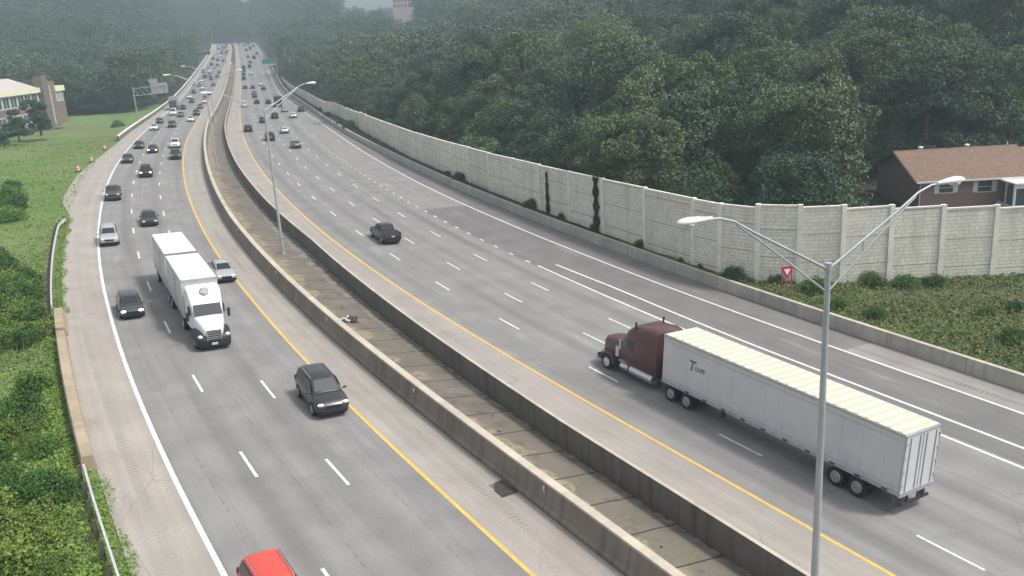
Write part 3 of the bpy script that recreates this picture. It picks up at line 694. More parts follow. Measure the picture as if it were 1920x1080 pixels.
# the far woods read as one mass
FV, FF, FT = [], [], []; off = 0
farproto = []
for i, (h, R) in enumerate(SPEC):
    rng = np.random.default_rng(300 + i); K = 46
    u_ = rng.normal(size=(K, 3)); u_ /= np.linalg.norm(u_, axis=1)[:, None]
    cent = u_ * np.array([R, R, h * .38]) * rng.uniform(.55, .95, (K, 1)) + np.array([0, 0, h * .55])
    farproto.append(leaves(cent, rng.uniform(1.2, 2.4, K), 42, .36, flat=.75, rng=rng))
for side, s, u, P, x, y, z, gp in far:
    V, F, T = farproto[random.randrange(6)]; k = min(random.uniform(.9, 1.35), gp); a = random.uniform(0, 6.28); ca, sa = math.cos(a), math.sin(a)
    W = np.stack([V[:, 0] * ca - V[:, 1] * sa, V[:, 0] * sa + V[:, 1] * ca, V[:, 2]], 1) * k + P
    FV.append(W); FF.append(F + off); FT.append(np.clip(T * .6 + random.uniform(-.1, .5), 0, 1)); off += len(V)
o = bpy.data.objects.new('far_woods', fast_mesh('far_woods', np.vstack(FV), np.vstack(FF), ['tree_leaves'], None, np.concatenate(FT))); COL.objects.link(o)
tag(o, 'distant wooded hillsides closing the view beyond the road', 'woods', kind='stuff')
print('trees', len(near), 'far', len(far))
# individual trees that stand out
def lone(name, P, h, R, seed, label, cat='tree', tint=(1, 1, 1), leaf=.17, K=70, per=120, mat='tree_leaves', low=.3):
    r, _ = make_tree(name, h, R, seed, K=K, per=per, leaf=leaf, low=low, mat=mat, clump=(R * .16, R * .34)); r.location = P; tag(r, label, cat)
    for ch, g in tree_of(r):
        if ch.name.startswith('crown'): ch.color = tint + (1,)
    return r
def ray_at(px, py, yy):
    d = M3 @ np.array([px - 960, py - 540, 1650.]); t_ = yy / d[1]; return np.array([d[0] * t_, yy, CZ + d[2] * t_])
lone('broadleaf_tree', gpt(1, 121, 21), 17, 8.0, 501, 'large pale green tree with a wide crown left of the brick house', tint=(1.35, 1.3, 1.15), leaf=.18, K=130, per=240, low=.08)
lone('broadleaf_tree', gpt(1, 140, 36), 15, 7.0, 509, 'big tree with two toned foliage directly behind the widest tree by the house', tint=(1.1, 1.25, 1.0), leaf=.18, K=110, per=240, low=.1)
lone('broadleaf_tree', gpt(1, 282, 20), 17, 8.5, 502, 'broad pale olive tree above the far noise wall', tint=(1.75, 1.5, 1.35), leaf=.22, K=110, per=230, low=.1)
lone('broadleaf_tree', gpt(1, 135, 5.6), 6.0, 2.6, 503, 'small bright yellow green tree just above the noise wall', tint=(2.1, 2.2, 1.2), leaf=.16, low=.1)
lone('broadleaf_tree', gpt(1, 104, 8.2), 8.5, 4.4, 504, 'rounded green tree leaning over the middle of the noise wall', tint=(1.2, 1.35, 1.0), leaf=.17, low=.06)
lone('broadleaf_tree', gpt(1, 168, 8.2), 9.5, 4.6, 505, 'dense mid green tree overhanging the noise wall', tint=(1.0, 1.1, .95), leaf=.2, low=.06)
lone('broadleaf_tree', (38.5, 99, 0.2), 9.5, 3.8, 506, 'sparse thin tree at the left gable of the brick house', tint=(1.1, 1.1, 1.0), leaf=.16, K=40, per=70, low=.1)
lone('young_tree', ray_at(36, 262, 208) * 1.0, 7.2, 2.8, 507, 'young dark green tree in front of the office windows, the left one', tint=(.7, .85, .8), leaf=.2)
lone('young_tree', ray_at(77, 250, 216) * 1.0, 8.6, 2.9, 508, 'young dark green tree by the brick tower of the office, the taller one', tint=(.7, .85, .8), leaf=.2)
lone('young_tree', ray_at(8, 275, 198) * 1.0, 3.6, 1.5, 510, 'very small tree on the lawn at the far left edge', tint=(.9, 1.2, .8), leaf=.15)

# shrubs
def make_shrub(name, R, h, seed, mat, leaf=.09, K=40, per=110):
    rng = np.random.default_rng(seed); u_ = rng.normal(size=(K, 3)); u_ /= np.linalg.norm(u_, axis=1)[:, None]; u_[:, 2] = np.abs(u_[:, 2])
    cent = u_ * np.array([R, R, h]) * rng.uniform(.4, .85, (K, 1)) + np.array([0, 0, .1]); rad = rng.uniform(.14, .5, K) * R
    V, F, T = leaves(cent, rad, per, leaf, flat=.8, rng=rng); r = empty(name)
    cr = bpy.data.objects.new('foliage', fast_mesh('foliage', V, F, [mat], None, T)); COL.objects.link(cr); cr.parent = r
    mb = MB()
    for i in rng.choice(K, 8, replace=False): mb.tube([(0, 0, -.3), cent[i] * .5, cent[i]], [.05, .035, .01], 5)
    mb.obj('stems', 'bark', r); return r
SH = [make_shrub('shrub', 1.9, 1.9, 1, 'shrub_leaves', K=60, per=130), make_shrub('shrub', 1.5, 2.3, 2, 'shrub_leaves', .10, K=55, per=120), make_shrub('shrub', 2.3, 1.6, 3, 'shrub_leaves', .085, K=70, per=130), make_shrub('shrub', 1.3, 1.2, 4, 'shrub_leaves', .075, K=45, per=110)]
SK = [tree_of(s_) for s_ in SH]; su = [False] * 4
def put_shrub(i, P, sc_, tint, label, group=None, szz=1.0):
    if su[i]: o = copy_tree(SH[i], SK[i]); ks = LASTKIDS
    else: su[i] = True; o = SH[i]; ks = SK[i]
    o.location = P; o.rotation_euler = (0, 0, random.uniform(0, 6.28)); o.scale = (sc_, sc_, sc_ * szz); tag(o, label, 'shrub', group)
    for ch, g in ks:
        if ch.name.startswith('foliage'): ch.color = tint + (1,)
    return o
YG = (1.45, 1.25, 1.0); MG = (1.05, 1.15, .95); DG = (.55, .72, .6)
NS = []
s = 50.0
while s < 116:
    for u in (2.5, 4.2, 6.2):
        ss = s + random.uniform(-.8, .8); uu = u + random.uniform(-.5, .5)
        if ss > 98 and uu < (ss - 98) * .22 + 1.2: continue
        if 77 < ss < 86 and uu > 2.0: continue
        if ss < 66: uu += .3
        P = gpt(-1, ss, uu); x, y, z = project(P)
        if x < -110: continue
        pool = [('yellow green', YG), ('yellow green', YG), ('mid green', MG), ('dark green', DG)] if ss < 70 else [('mid green', MG), ('dark green', DG), ('dark green', DG), ('yellow green', YG)]
        tn, tint = random.choice(pool)
        o = put_shrub(random.randrange(4), P - np.array([0, 0, .2]), random.uniform(.55, .85) * (1 + .04 * uu), tint, 'x', 'shrubs of the thicket beside the left shoulder'); NS.append((o, tn, y))
    s += 2.1
NS.sort(key=lambda q: -q[2]); cs_ = {}
for o, tn, y in NS:
    zn = 'beside the bottom guardrail' if y > 900 else ('beside the lower tan barrier' if y > 770 else ('beside the upper tan barrier' if y > 650 else ('by the concrete block' if y > 575 else 'behind the upper guardrail')))
    cs_[tn, zn] = cs_.get((tn, zn), 0) + 1; k = cs_[tn, zn]
    o['label'] = f"{tn} shrub in the thicket {zn}, {ORD_[k - 1]} from the bottom"
for s, d, sc_, lab in ((142, .9, .45, 'tiny dark weed clump at the foot of the noise wall, furthest of a pair'), (136.1, .9, .85, 'dark rounded shrub on the ledge at the foot of the noise wall'), (111.2, 1.0, .85, 'low dark shrub on the ledge left of the narrow ivy'), (103.2, 1.0, .5, 'small weed clump on the ledge right of the narrow ivy'), (95.6, .9, .55, 'low weed clump under the large ivy on the noise wall'), (86.5, .9, .62, 'spiky shrub on the ledge right of the large ivy'), (79.6, .8, .35, 'tiny sprig behind the parapet below the lamp head'), (76.7, .8, .35, 'small weeds behind the parapet left of the spreading shrub'), (72.2, .9, .8, 'spreading dark shrub behind the parapet left of the yield sign'), (263, .8, .8, 'distant dark shrub by the far noise wall, the tallest'), (282.7, .8, .7, 'distant shrub at the start of the far noise wall'), (223.8, .8, 1.35, 'tall dark evergreen looking shrub against the noise wall'), (236, .8, .9, 'dark shrub next beyond the tall one at the noise wall')):
    put_shrub(3, gpt(1, s, d), sc_, DG, lab, szz=1.1)
for k, (px_, py_, yy_k, sc_) in enumerate(((10, 338, 118, 1.3), (24, 366, 112, 1.0), (4, 385, 105, 1.2), (14, 312, 130, 1.1), (217, 218, 240, 1.0))):
    q = ray_at(px_, py_, yy_k); s_, d_ = nearest_sd(q[0], q[1]); put_shrub(k % 4, gpt(-1, s_, max(1.0, -(d_ - float(dEL(s_))))) - np.array([0, 0, .2]), sc_, DG if k % 2 else MG, f'dark bush on the grass bank, {ORD_[k]} counted up from the lowest' if 0 else ['dark bush on the grass bank at the left edge, second from the top', 'mid sized dark bush on the grass bank nearest the guardrail end', 'dark bush on the grass bank, lowest at the left edge', 'dark bush on the grass bank at the left edge, the topmost', 'small lone bush on the grass beside the sign gantry post'][k], 'bushes on the grass bank')
WB = []
for k in range(20):
    s = random.uniform(42, 72); u = random.uniform(1.5, 12); P = gpt(1, s, u)
    WB.append((put_shrub(3, P, random.uniform(.4, .95), random.choice([DG, (.9, .95, .7), YG, YG]), 'x', 'weedy bushes on the slope below the noise wall'), project(P)[0]))
WB.sort(key=lambda q: q[1])
for k, (o, x) in enumerate(WB): o['label'] = f'low weedy bush on the slope behind the right parapet, {ORD_[k]} from the left'
for k, (x_, y_) in enumerate(((27.5, 68.6), (29.5, 69.2), (31, 69.6), (34, 70), (38, 70.2), (43, 70.5))):
    put_shrub(1, (x_, y_, wall_base(x_, y_) + .2), random.uniform(.3, .5), DG, f'dark weeds at the noise wall foot by the lamp post, {ORD_[k]} from left', 'weeds at the base of the noise wall')
# ivy climbing on the wall: a thin one and a broad one
def ivy(x, y, zb, rz, w0, w1, h, label):
    rng = np.random.default_rng(int(x * 10) + 5); n = 1500; t_ = rng.uniform(0, 1, n) ** 1.1
    wid = (w0 + (w1 - w0) * t_) * (0.75 + .3 * np.sin(t_ * 23 + x)); px_ = rng.uniform(-1, 1, n) * wid; cent = np.stack([px_ * math.cos(rz) + .16 * math.sin(rz), px_ * math.sin(rz) - .16 * math.cos(rz), t_ * h], 1)
    V, F, T = leaves(cent, np.full(n, .10), 3, .075, flat=1, rng=rng); o = bpy.data.objects.new('ivy', fast_mesh('ivy', V, F, ['vine_leaves'], None, T)); COL.objects.link(o); o.location = (x, y, zb); tag(o, label, 'ivy')
ivy(5.0, 103.9, 1.2, math.radians(-65), .55, .12, 4.9, 'narrow dark ivy tapering up the noise wall')
ivy(9.75, 93.9, .9, math.radians(-64), .65, .55, 5.9, 'broad dark ivy covering the wall beside a post up to its top')
# lawn and verge ground cover
def cover(name, n, gen, leaf, mat, label):
    P = gen(n); V, F, T = leaves(P, np.full(len(P), leaf * 2.2), 3, leaf, flat=.7, up=.8); o = bpy.data.objects.new(name, fast_mesh(name, V, F, [mat], None, T)); COL.objects.link(o); tag(o, label, 'grass', kind='stuff')
def gen_left(n):
    s = 50 + 190 * RNG.random(n) ** 1.1; u = RNG.uniform(.4, 4 + (s - 50) * .25, n); return at(s, dEL(s) - u, left_dz(s, u) + .05)
def gen_right(n):
    s = RNG.uniform(24, 82, n); u = RNG.uniform(.3, 30, n); return at(s, dBR(s) + .45 + u, right_dz(s, u) + .08)
cover('lawn_grass', 34000, gen_left, .11, 'lawn_leaves', 'bright green grass of the left embankment')
cover('verge_cover', 30000, gen_right, .115, 'weed_leaves', 'weedy ground cover on the slope in front of the noise wall')
def gen_edge(n):
    s = 48 + RNG.random(n) * 84; u = RNG.uniform(-.25, .5, n) + .2 * np.sin(s); u = np.where((s > 63) & (s < 92), u + 1.1, u); return at(s, dEL(s) - u, .04)
cover('edge_grass', 3500, gen_edge, .06, 'lawn_leaves', 'grass tufts between the guardrail and the shoulder')
def gen_crack(n):
    s = RNG.uniform(26, 100, n); return at(s, dRW(s) - .12 + RNG.normal(size=n) * .05, -.78)
def gen_stalk(n):
    s = np.concatenate([RNG.uniform(50, 110, n // 2), RNG.uniform(30, 80, n - n // 2)]); side = np.arange(n) < n // 2
    u = np.where(side, RNG.uniform(1.0, 8, n), RNG.uniform(1, 16, n)); d = np.where(side, dEL(s) - u, dBR(s) + .45 + u); return at(s, d, np.where(side, left_dz(s, u), right_dz(s, u)))
P_ = gen_stalk(1500); hgt_ = RNG.uniform(.4, 1.5, 1500); ln = RNG.normal(size=(1500, 2)) * .22; w_ = .022
V_ = np.stack([P_ + [-w_, 0, 0], P_ + [w_, 0, 0], P_ + np.stack([ln[:, 0] + w_ * .4, ln[:, 1], hgt_], 1), P_ + np.stack([ln[:, 0] - w_ * .4, ln[:, 1], hgt_], 1)], 1).reshape(-1, 3)
leaf_mat('dry_stalks', [(.16, .15, .07), (.22, .19, .10), (.30, .25, .14)])
o = bpy.data.objects.new('dry_stems', fast_mesh('dry_stems', V_, np.arange(6000).reshape(-1, 4), ['dry_stalks'], None, RNG.random(6000))); COL.objects.link(o); tag(o, 'dry weed stems standing in the verges', 'grass', kind='stuff')
cover('median_moss', 650, gen_crack, .04, 'vine_leaves', 'moss in the joint at the foot of the dark median wall')

# ------------------------------------------------------------------ lamp posts
def lamp(x, y, zt, L, rise, psi, zb, label, left=True, right=True):
    r = empty('street_lamp', (x, y, zb), 0, label, 'street lamp', 'twin arm street lamps in the median')
    H = zt - zb; mb = MB(); mb.tube([(0, 0, 0), (0, 0, H + .15)], [.15, .095], 14); mb.tube([(0, 0, 0), (0, 0, .25)], [.24, .2], 12); mb.obj('pole', 'pole_metal', r, 50)
    mb = MB(); mb.tube([(0, 0, H - .05), (0, 0, H + .22)], .125, 12); mb.tube([(0, 0, 2.9), (0, 0, 3.0)], .16, 12); mb.obj('pole_cap', 'pole_metal', r, 50)
    for sg in ((-1,) if left else ()) + ((1,) if right else ()):
        ux, uy = math.cos(psi) * sg, math.sin(psi) * sg
        up = [(0, .02), (.62, .72), (.78, .92), (.90, 1.0), (1.0, 1.0)]; lo = [(0, -.32), (.45, .40), (.62, .66), (.76, .87)]
        mb = MB(); Lr = L - .25
        mb.tube([(ux * Lr * a, uy * Lr * a, H - .05 + rise * b_) for a, b_ in up], [.052, .044, .038, .034, .034], 8)
        mb.tube([(ux * Lr * a, uy * Lr * a, H - .05 + rise * b_) for a, b_ in lo], .035, 8)
        mb.tube([(ux * Lr * .3, uy * Lr * .3, H - .05 + rise * .18), (ux * Lr * .3, uy * Lr * .3, H - .05 + rise * .36)], .018, 6)
        mb.obj('arm', 'pole_metal', r, 50)
        c = (ux * (L + .15), uy * (L + .15), H - .02 + rise)
        rings = []
        for a, w, h1, h0 in ((-.50, .06, .06, .06), (-.30, .09, .08, .08), (-.12, .15, .12, .08), (.15, .19, .15, .09), (.36, .17, .12, .08), (.46, .10, .07, .05), (.49, .03, .03, .02)):
            rings.append([(c[0] + ux * a * 1.25 - uy * w * math.cos(q), c[1] + uy * a * 1.25 + ux * w * math.cos(q), c[2] + (h1 if math.sin(q) > 0 else h0) * math.sin(q)) for q in [2 * math.pi * k / 12 for k in range(12)]])
        mb = MB(); mb.loft(rings); lu = mb.obj('luminaire', 'luminaire_grey', r, 60)
        mb = MB(); mb.ellipsoid((c[0] + ux * .2, c[1] + uy * .2, c[2] - .07), (.19, .19, .13), 12, 6); mb.obj('lens', 'luminaire_glass', lu, 60)
    return r
lamp(10.26, 27.41, 14.0, 5.0, 2.3, .39, -.6, 'tall galvanised twin arm street lamp in the right foreground, crossing the lorry trailer')
lamp(-23.6, 89.6, 16.1, 6.0, 2.24, .86, 1.3, 'tall twin arm street lamp in the middle of the median, second from the camera')
p2 = at(172, -6.6, -.4); lamp(p2[0], p2[1], 17.0, 5.6, 1.9, .35, p2[2], 'slender twin arm street lamp far up the median, third from the camera')
p3 = at(258, -6.2, -.4); lamp(p3[0], p3[1], 17.3, 5.6, 1.9, .30, p3[2], 'faint twin arm street lamp near where the median narrows, furthest of the four')

# ------------------------------------------------------------------ signs
P = ray_at(1475, 541, 66.5); bz = float(P[2]) - .35
r = empty('yield_sign', (P[0], P[1], bz), math.radians(14), 'red and white triangular yield sign on two red posts behind the parapet', 'road sign')
mb = MB(); 
for sx_ in (-.42, .42): mb.box((sx_, .03, .9), (.035, .03, 1.0))
mb.obj('posts', 'post_red', r); tri = lambda k, yy, z0=0: [(-.62 * k, yy, 2.15 + z0 + .0), (.62 * k, yy, 2.15 + z0), (0, yy, 2.15 + z0 - 1.08 * k)]
mb = MB(); a = tri(1, -.02); b_ = tri(1, .0); mb.add(a + b_, [(0, 2, 1), (3, 4, 5), (0, 1, 4, 3), (1, 2, 5, 4), (2, 0, 3, 5)]); pn = mb.obj('panel', 'sign_red', r)
mb = MB(); mb.add(tri(.48, -.026, -.19), [(0, 2, 1)]); mb.obj('panel_centre', 'sign_white', pn)
# cantilever sign seen from behind, on the left
P = at(247, -27.9); base = ray_at(259.5, 228, 246); r = empty('sign_gantry', base, math.radians(8), 'grey cantilever sign gantry with two sign backs beside the left parapet', 'sign gantry')
mb = MB(); mb.tube([(0, 0, -1.0), (0, 0, 9.3)], .16, 10); mb.obj('post', 'galvanised', r, 50)
mb = MB(); mb.tube([(0, 0, 8.8), (8.9, 0, 9.25)], .09, 8); mb.tube([(0, 0, 6.9), (8.9, 0, 7.3)], .09, 8)
for k in range(6): mb.tube([(k * 1.5, 0, 8.8 + k * .08), (k * 1.5 + 1.4, 0, 6.95 + k * .08)], .035, 6)
mb.obj('truss', 'galvanised', r, 50)
mb = MB(); mb.box((6.8, .15, 8.6), (2.2, .04, 1.35)); mb.obj('sign_panel', 'sign_back', r); mb = MB(); mb.box((5.5, .15, 10.5), (1.15, .04, .5)); mb.obj('exit_tab', 'sign_back', r)
mb = MB(); 
for k in range(3): mb.box((5.2 + k * 1.6, .05, 8.6), (.06, .05, 1.3))
mb.obj('brackets', 'galvanised', r)
# green overhead sign on the right, dark sign boards across the far left lanes
c = at(470, 17.9); hz = heading(470) - math.pi / 2
r = empty('overhead_sign', c, hz, 'green overhead road sign with a yellow strip above the far right lane', 'road sign')
mb = MB(); mb.tube([(0, 0, -.5), (0, 0, 9.0)], .2, 10); mb.tube([(0, 0, 8.2), (-6.5, 0, 8.4)], .12, 8); mb.tube([(0, 0, 6.6), (-6.5, 0, 6.8)], .12, 8); mb.obj('frame', 'galvanised', r, 50)
mb = MB(); mb.box((-3.4, -.25, 7.6), (3.1, .05, 1.25)); mb.obj('sign_panel', 'sign_green', r); mb = MB(); mb.box((-3.1, -.26, 5.9), (2.6, .05, .42)); mb.obj('exit_strip', 'sign_yellow', r)
c = at(560, -21.5); r = empty('sign_gantry', c, heading(560) - math.pi / 2, 'dark overhead sign gantry spanning the far oncoming lanes', 'sign gantry')
mb = MB(); mb.tube([(0, 0, -.5), (0, 0, 8.3)], .2, 8); mb.tube([(14.5, 0, -.5), (14.5, 0, 8.3)], .2, 8); mb.tube([(0, 0, 7.8), (14.5, 0, 7.8)], .15, 8); mb.obj('frame', 'galvanised', r, 50)
mb = MB(); mb.box((3.3, .2, 7.2), (3.2, .06, 1.2)); mb.obj('sign_panel', 'sign_dark', r)
# ------------------------------------------------------------------ office building on the left
def win_grid(parent, mat_frame, x, y0, y1, z0, z1, n, name='window', nx=1):
    for k in range(n):
        a = y0 + (y1 - y0) * (k + .08) / n; b_ = y0 + (y1 - y0) * (k + .92) / n
        mb = MB(); t_ = .14
        for (c0, c1, d0, d1) in ((a, b_, z0, z0 + t_), (a, b_, z1 - t_, z1), (a, a + t_, z0 + t_, z1 - t_), (b_ - t_, b_, z0 + t_, z1 - t_), ((a + b_) / 2 - .05, (a + b_) / 2 + .05, z0 + t_, z1 - t_)):
            mb.box((x + .05 * nx, (c0 + c1) / 2, (d0 + d1) / 2), (.07, (c1 - c0) / 2, (d1 - d0) / 2))
        f = mb.obj(name, mat_frame, parent); mb = MB(); mb.box((x + .01 * nx, (a + b_) / 2, (z0 + z1) / 2), (.04, (b_ - a) / 2 - .05, (z1 - z0) / 2 - .05)); mb.obj('pane', 'window_glass', f)
bl = empty('office_building', (-121.5, 214, 5.9), math.radians(4), 'two storey brick office block with a cream arched roof and square towers', 'building')
mb = MB(); mb.box((-9, 4, 2.6), (9, 25, 2.75)); mb.obj('brick_storey', 'office_brick', bl)
mb = MB(); mb.box((-9, 4, 7.0), (8.9, 24.9, 1.65)); mb.obj('upper_wall', 'light_stone', bl)
mb = MB(); mb.box((-8.9, 4, 9.2), (9.5, 25.5, .62)); mb.obj('fascia', 'cream_fascia', bl)
rings = []
for yy, hh in ((-21, .5), (-10, 1.4), (4, 2.1), (18, 2.6), (28.6, 2.8)):
    rings.append([(.3, yy, 9.83), (-7, yy, 9.83 + hh), (-17.5, yy, 9.83 + hh), (-18, yy, 9.83)])
mb = MB(); mb.loft(rings); mb.obj('roof', 'pink_roof', bl)
win_grid(bl, 'white_trim', 0, -21, 28, 5.6, 8.4, 12); win_grid(bl, 'white_trim', 0, -19, 26, 1.0, 3.6, 10)
mb = MB(); mb.box((.2, 31, 5.7), (1.0, 1.9, 7.1)); mb.obj('tower', 'office_tower_brick', bl)
mb = MB(); mb.box((.1, 35.2, 5.1), (.9, 2.1, 6.1)); mb.obj('tower', 'office_brick', bl)
mb = MB(); mb.box((-1.5, 40.2, 2.6), (2.4, 2.7, 3.0)); mb.obj('wing', 'office_brick', bl); mb = MB(); mb.box((-1.5, 40.2, 7.0), (2.3, 2.6, 1.4)); mb.obj('wing_upper', 'light_stone', bl); mb = MB(); mb.box((-1.5, 40.2, 9.1), (2.8, 3.1, .72)); mb.obj('wing_fascia', 'cream_fascia', bl)
win_grid(bl, 'white_trim', .84, 37.9, 42.6, 5.7, 8.3, 3)
mb = MB(); mb.box((1.25, 33.1, 5.0), (.2, .16, 5.2)); mb.obj('pilaster', 'light_stone', bl)

# ------------------------------------------------------------------ brick house behind the noise wall
hs_ = empty('brick_house', (HX + 1.3, HY, 0.45), math.radians(-1.5), 'single storey brick house with a brown shingle roof and a white porch', 'house')
W_, D_h, EV, RG = 17.0, 12.0, 3.7, 6.0
mb = MB(); mb.box((W_ / 2, D_h / 2, EV / 2), (W_ / 2, D_h / 2, EV / 2)); mb.add([(0, 0, EV), (0, D_h, EV), (0, D_h / 2, RG - .1), (W_, 0, EV), (W_, D_h, EV), (W_, D_h / 2, RG - .1)], [(0, 2, 1), (3, 4, 5)]); mb.obj('wall', 'house_brick', hs_)
mb = MB(); e = .6; prf = [(-e, EV - .22), (D_h / 2, RG), (D_h + e, EV - .22), (D_h + e, EV - .1), (D_h / 2, RG + .16), (-e, EV - .08)]
mb.loft([[(x_, a, b_) for a, b_ in prf] for x_ in (-.7, W_ * .78)]); rf = mb.obj('roof', 'roof_shingles', hs_)
prf2 = [(.8, EV - .22), (D_h / 2, RG - .25), (D_h - .8, EV - .22), (D_h - .8, EV - .1), (D_h / 2, RG - .1), (.8, EV - .08)]
mb = MB(); mb.loft([[(x_, a, b_) for a, b_ in prf2] for x_ in (W_ * .78 + .01, W_ + .8)]); mb.obj('roof', 'roof_shingles', hs_)
for vx in (2.6, 7.9): 
    mb = MB(); mb.tube([(vx, D_h / 2 + .5, RG - .1), (vx, D_h / 2 + .5, RG + .28)], .17, 12); mb.ellipsoid((vx, D_h / 2 + .5, RG + .34), (.30, .30, .14)); mb.obj('roof_vent', 'white_trim', rf, 60)
mb = MB(); mb.tube([(W_ * .72, D_h / 2, RG), (W_ * .72, D_h / 2, RG + .6)], .06, 8); mb.obj('roof_pipe', 'white_trim', rf)
mb = MB(); mb.box((6.3, -e - .07, EV - .16), (7.0, .07, .08)); mb.obj('gutter', 'white_trim', hs_); mb = MB(); mb.tube([(-.05, -.1, EV - .3), (-.05, -.1, .1)], .06, 8); mb.obj('downspout', 'white_trim', hs_)
mb = MB(); mb.box((-.74, 2.6, 4.72), (.04, .02, .02)); 
mb.add([(-.73, -e, EV - .25), (-.73, D_h / 2, RG - .03), (-.73, D_h / 2, RG + .18), (-.73, -e, EV - .03)], [(0, 1, 2, 3)]); mb.obj('bargeboard', 'white_trim', hs_)
def hwin(x0, x1, z0, z1):
    mb = MB()
    for s_ in (x0 - .32, x1 + .32): mb.box((s_, -.04, (z0 + z1) / 2), (.26, .04, (z1 - z0) / 2 + .05))
    mb.box(((x0 + x1) / 2, -.05, z0 - .04), ((x1 - x0) / 2 + .06, .06, .05)); mb.box(((x0 + x1) / 2, -.03, (z0 + z1) / 2), ((x1 - x0) / 2, .03, .03))
    f = mb.obj('window', 'white_trim', hs_); mb = MB(); mb.box(((x0 + x1) / 2, -.012, (z0 + z1) / 2), ((x1 - x0) / 2, .014, (z1 - z0) / 2)); mb.obj('pane', 'window_glass', f)
mb = MB(); mb.box((6.3, D_h / 2, RG + .15), (6.9, .12, .03)); mb.obj('ridge_cap', 'house_brick', rf)
hwin(2.1, 3.5, 2.2, 3.3); hwin(6.3, 7.7, 2.1, 3.2)
po = MB(); po.box((11.6, -1.7, EV - .35), (3.2, 1.8, .09)); ph_ = po.obj('porch_roof', 'white_trim', hs_)
po = MB()
for xx in (8.5, 10.5, 12.5, 14.6): po.box((xx, -3.3, 1.6), (.11, .11, 1.65))
for yy in (-3.3, -1.7): po.box((8.5, yy, 1.6), (.10, .10, 1.65))
po.box((11.6, -3.3, .5), (3.1, .06, .5)); po.box((11.6, -3.3, 3.05), (3.1, .08, .2)); po.box((8.5, -1.7, .5), (.06, 1.6, .5)); po.obj('porch_frame', 'white_trim', hs_)
po = MB()
for xx in (9.5, 11.5, 13.55): po.box((xx, -3.28, 1.92), (.88, .02, .93))
po.box((8.52, -2.5, 1.92), (.02, .7, .93)); po.obj('porch_glass', 'window_glass', hs_)
# pink block of flats showing over the ridge
b0 = ray_at(757, 20, 640); bk = empty('tower_block', (b0[0], b0[1], b0[2] - 30), 0, 'pale pink building rising over the trees at the top edge', 'building')
mb = MB(); mb.box((0, 0, 24), (6.6, 8, 24)); mb.obj('wall', 'pink_block', bk)
for k in range(5):
    for j in range(4):
        win = MB(); win.box((-4.8 + k * 2.4, -8.03, 33 + j * 3.4), (.6, .03, .8)); win.obj('window', 'window_glass', bk)

# ------------------------------------------------------------------ vehicles (local axes: x right, y forward, z up)
SHAPES = {
 # L, W/2, stations of the lower body: (y fraction from rear, half width k, bottom, top), cabin: rear base, roof rear, roof front, screen base, zbelt, zroof
 'sedan': dict(L=4.85, w=.92, body=[(0, .80, .48, .82), (.03, .90, .32, .98), (.10, .97, .25, 1.03), (.30, 1, .22, .98), (.60, 1, .22, .96), (.75, 1, .22, .93), (.92, .95, .25, .80), (.975, .86, .30, .70), (1.0, .70, .38, .60)], cab=(.08, .24, .56, .76, .95, 1.45), wb=.80, wt=.60, wh=(.19, .80), r=.33),
 'hatch': dict(L=4.3, w=.90, body=[(0, .84, .45, .90), (.03, .93, .32, 1.0), (.10, .98, .25, 1.02), (.30, 1, .22, 1.0), (.60, 1, .22, .98), (.78, 1, .22, .95), (.92, .95, .25, .84), (.975, .86, .30, .72), (1.0, .72, .38, .62)], cab=(.015, .12, .58, .80, .97, 1.52), wb=.80, wt=.62, wh=(.19, .81), r=.32),
 'suv': dict(L=4.75, w=.95, body=[(0, .86, .50, .95), (.02, .94, .38, 1.08), (.08, .98, .30, 1.12), (.30, 1, .28, 1.10), (.60, 1, .28, 1.08), (.75, 1, .28, 1.06), (.92, .96, .30, .98), (.975, .90, .36, .86), (1.0, .78, .42, .72)], cab=(.01, .07, .58, .74, 1.08, 1.70), wb=.84, wt=.68, wh=(.19, .80), r=.37),
 'pickup': dict(L=5.6, w=.98, body=[(0, .94, .55, 1.0), (.015, .98, .45, 1.12), (.06, 1, .36, 1.14), (.30, 1, .34, 1.14), (.60, 1, .34, 1.12), (.76, 1, .34, 1.12), (.93, .97, .36, 1.06), (.98, .93, .40, .95), (1.0, .84, .46, .82)], cab=(.355, .40, .60, .72, 1.12, 1.80), wb=.84, wt=.68, wh=(.20, .83), r=.40),
 'van': dict(L=5.2, w=1.0, body=[(0, .92, .45, 1.1), (.01, .97, .35, 1.2), (.08, 1, .30, 1.22), (.30, 1, .28, 1.2), (.60, 1, .28, 1.2), (.80, 1, .28, 1.15), (.94, .95, .30, 1.0), (.98, .88, .36, .85), (1.0, .76, .42, .70)], cab=(.005, .02, .72, .88, 1.15, 2.05), wb=.88, wt=.74, wh=(.18, .81), r=.36),
}
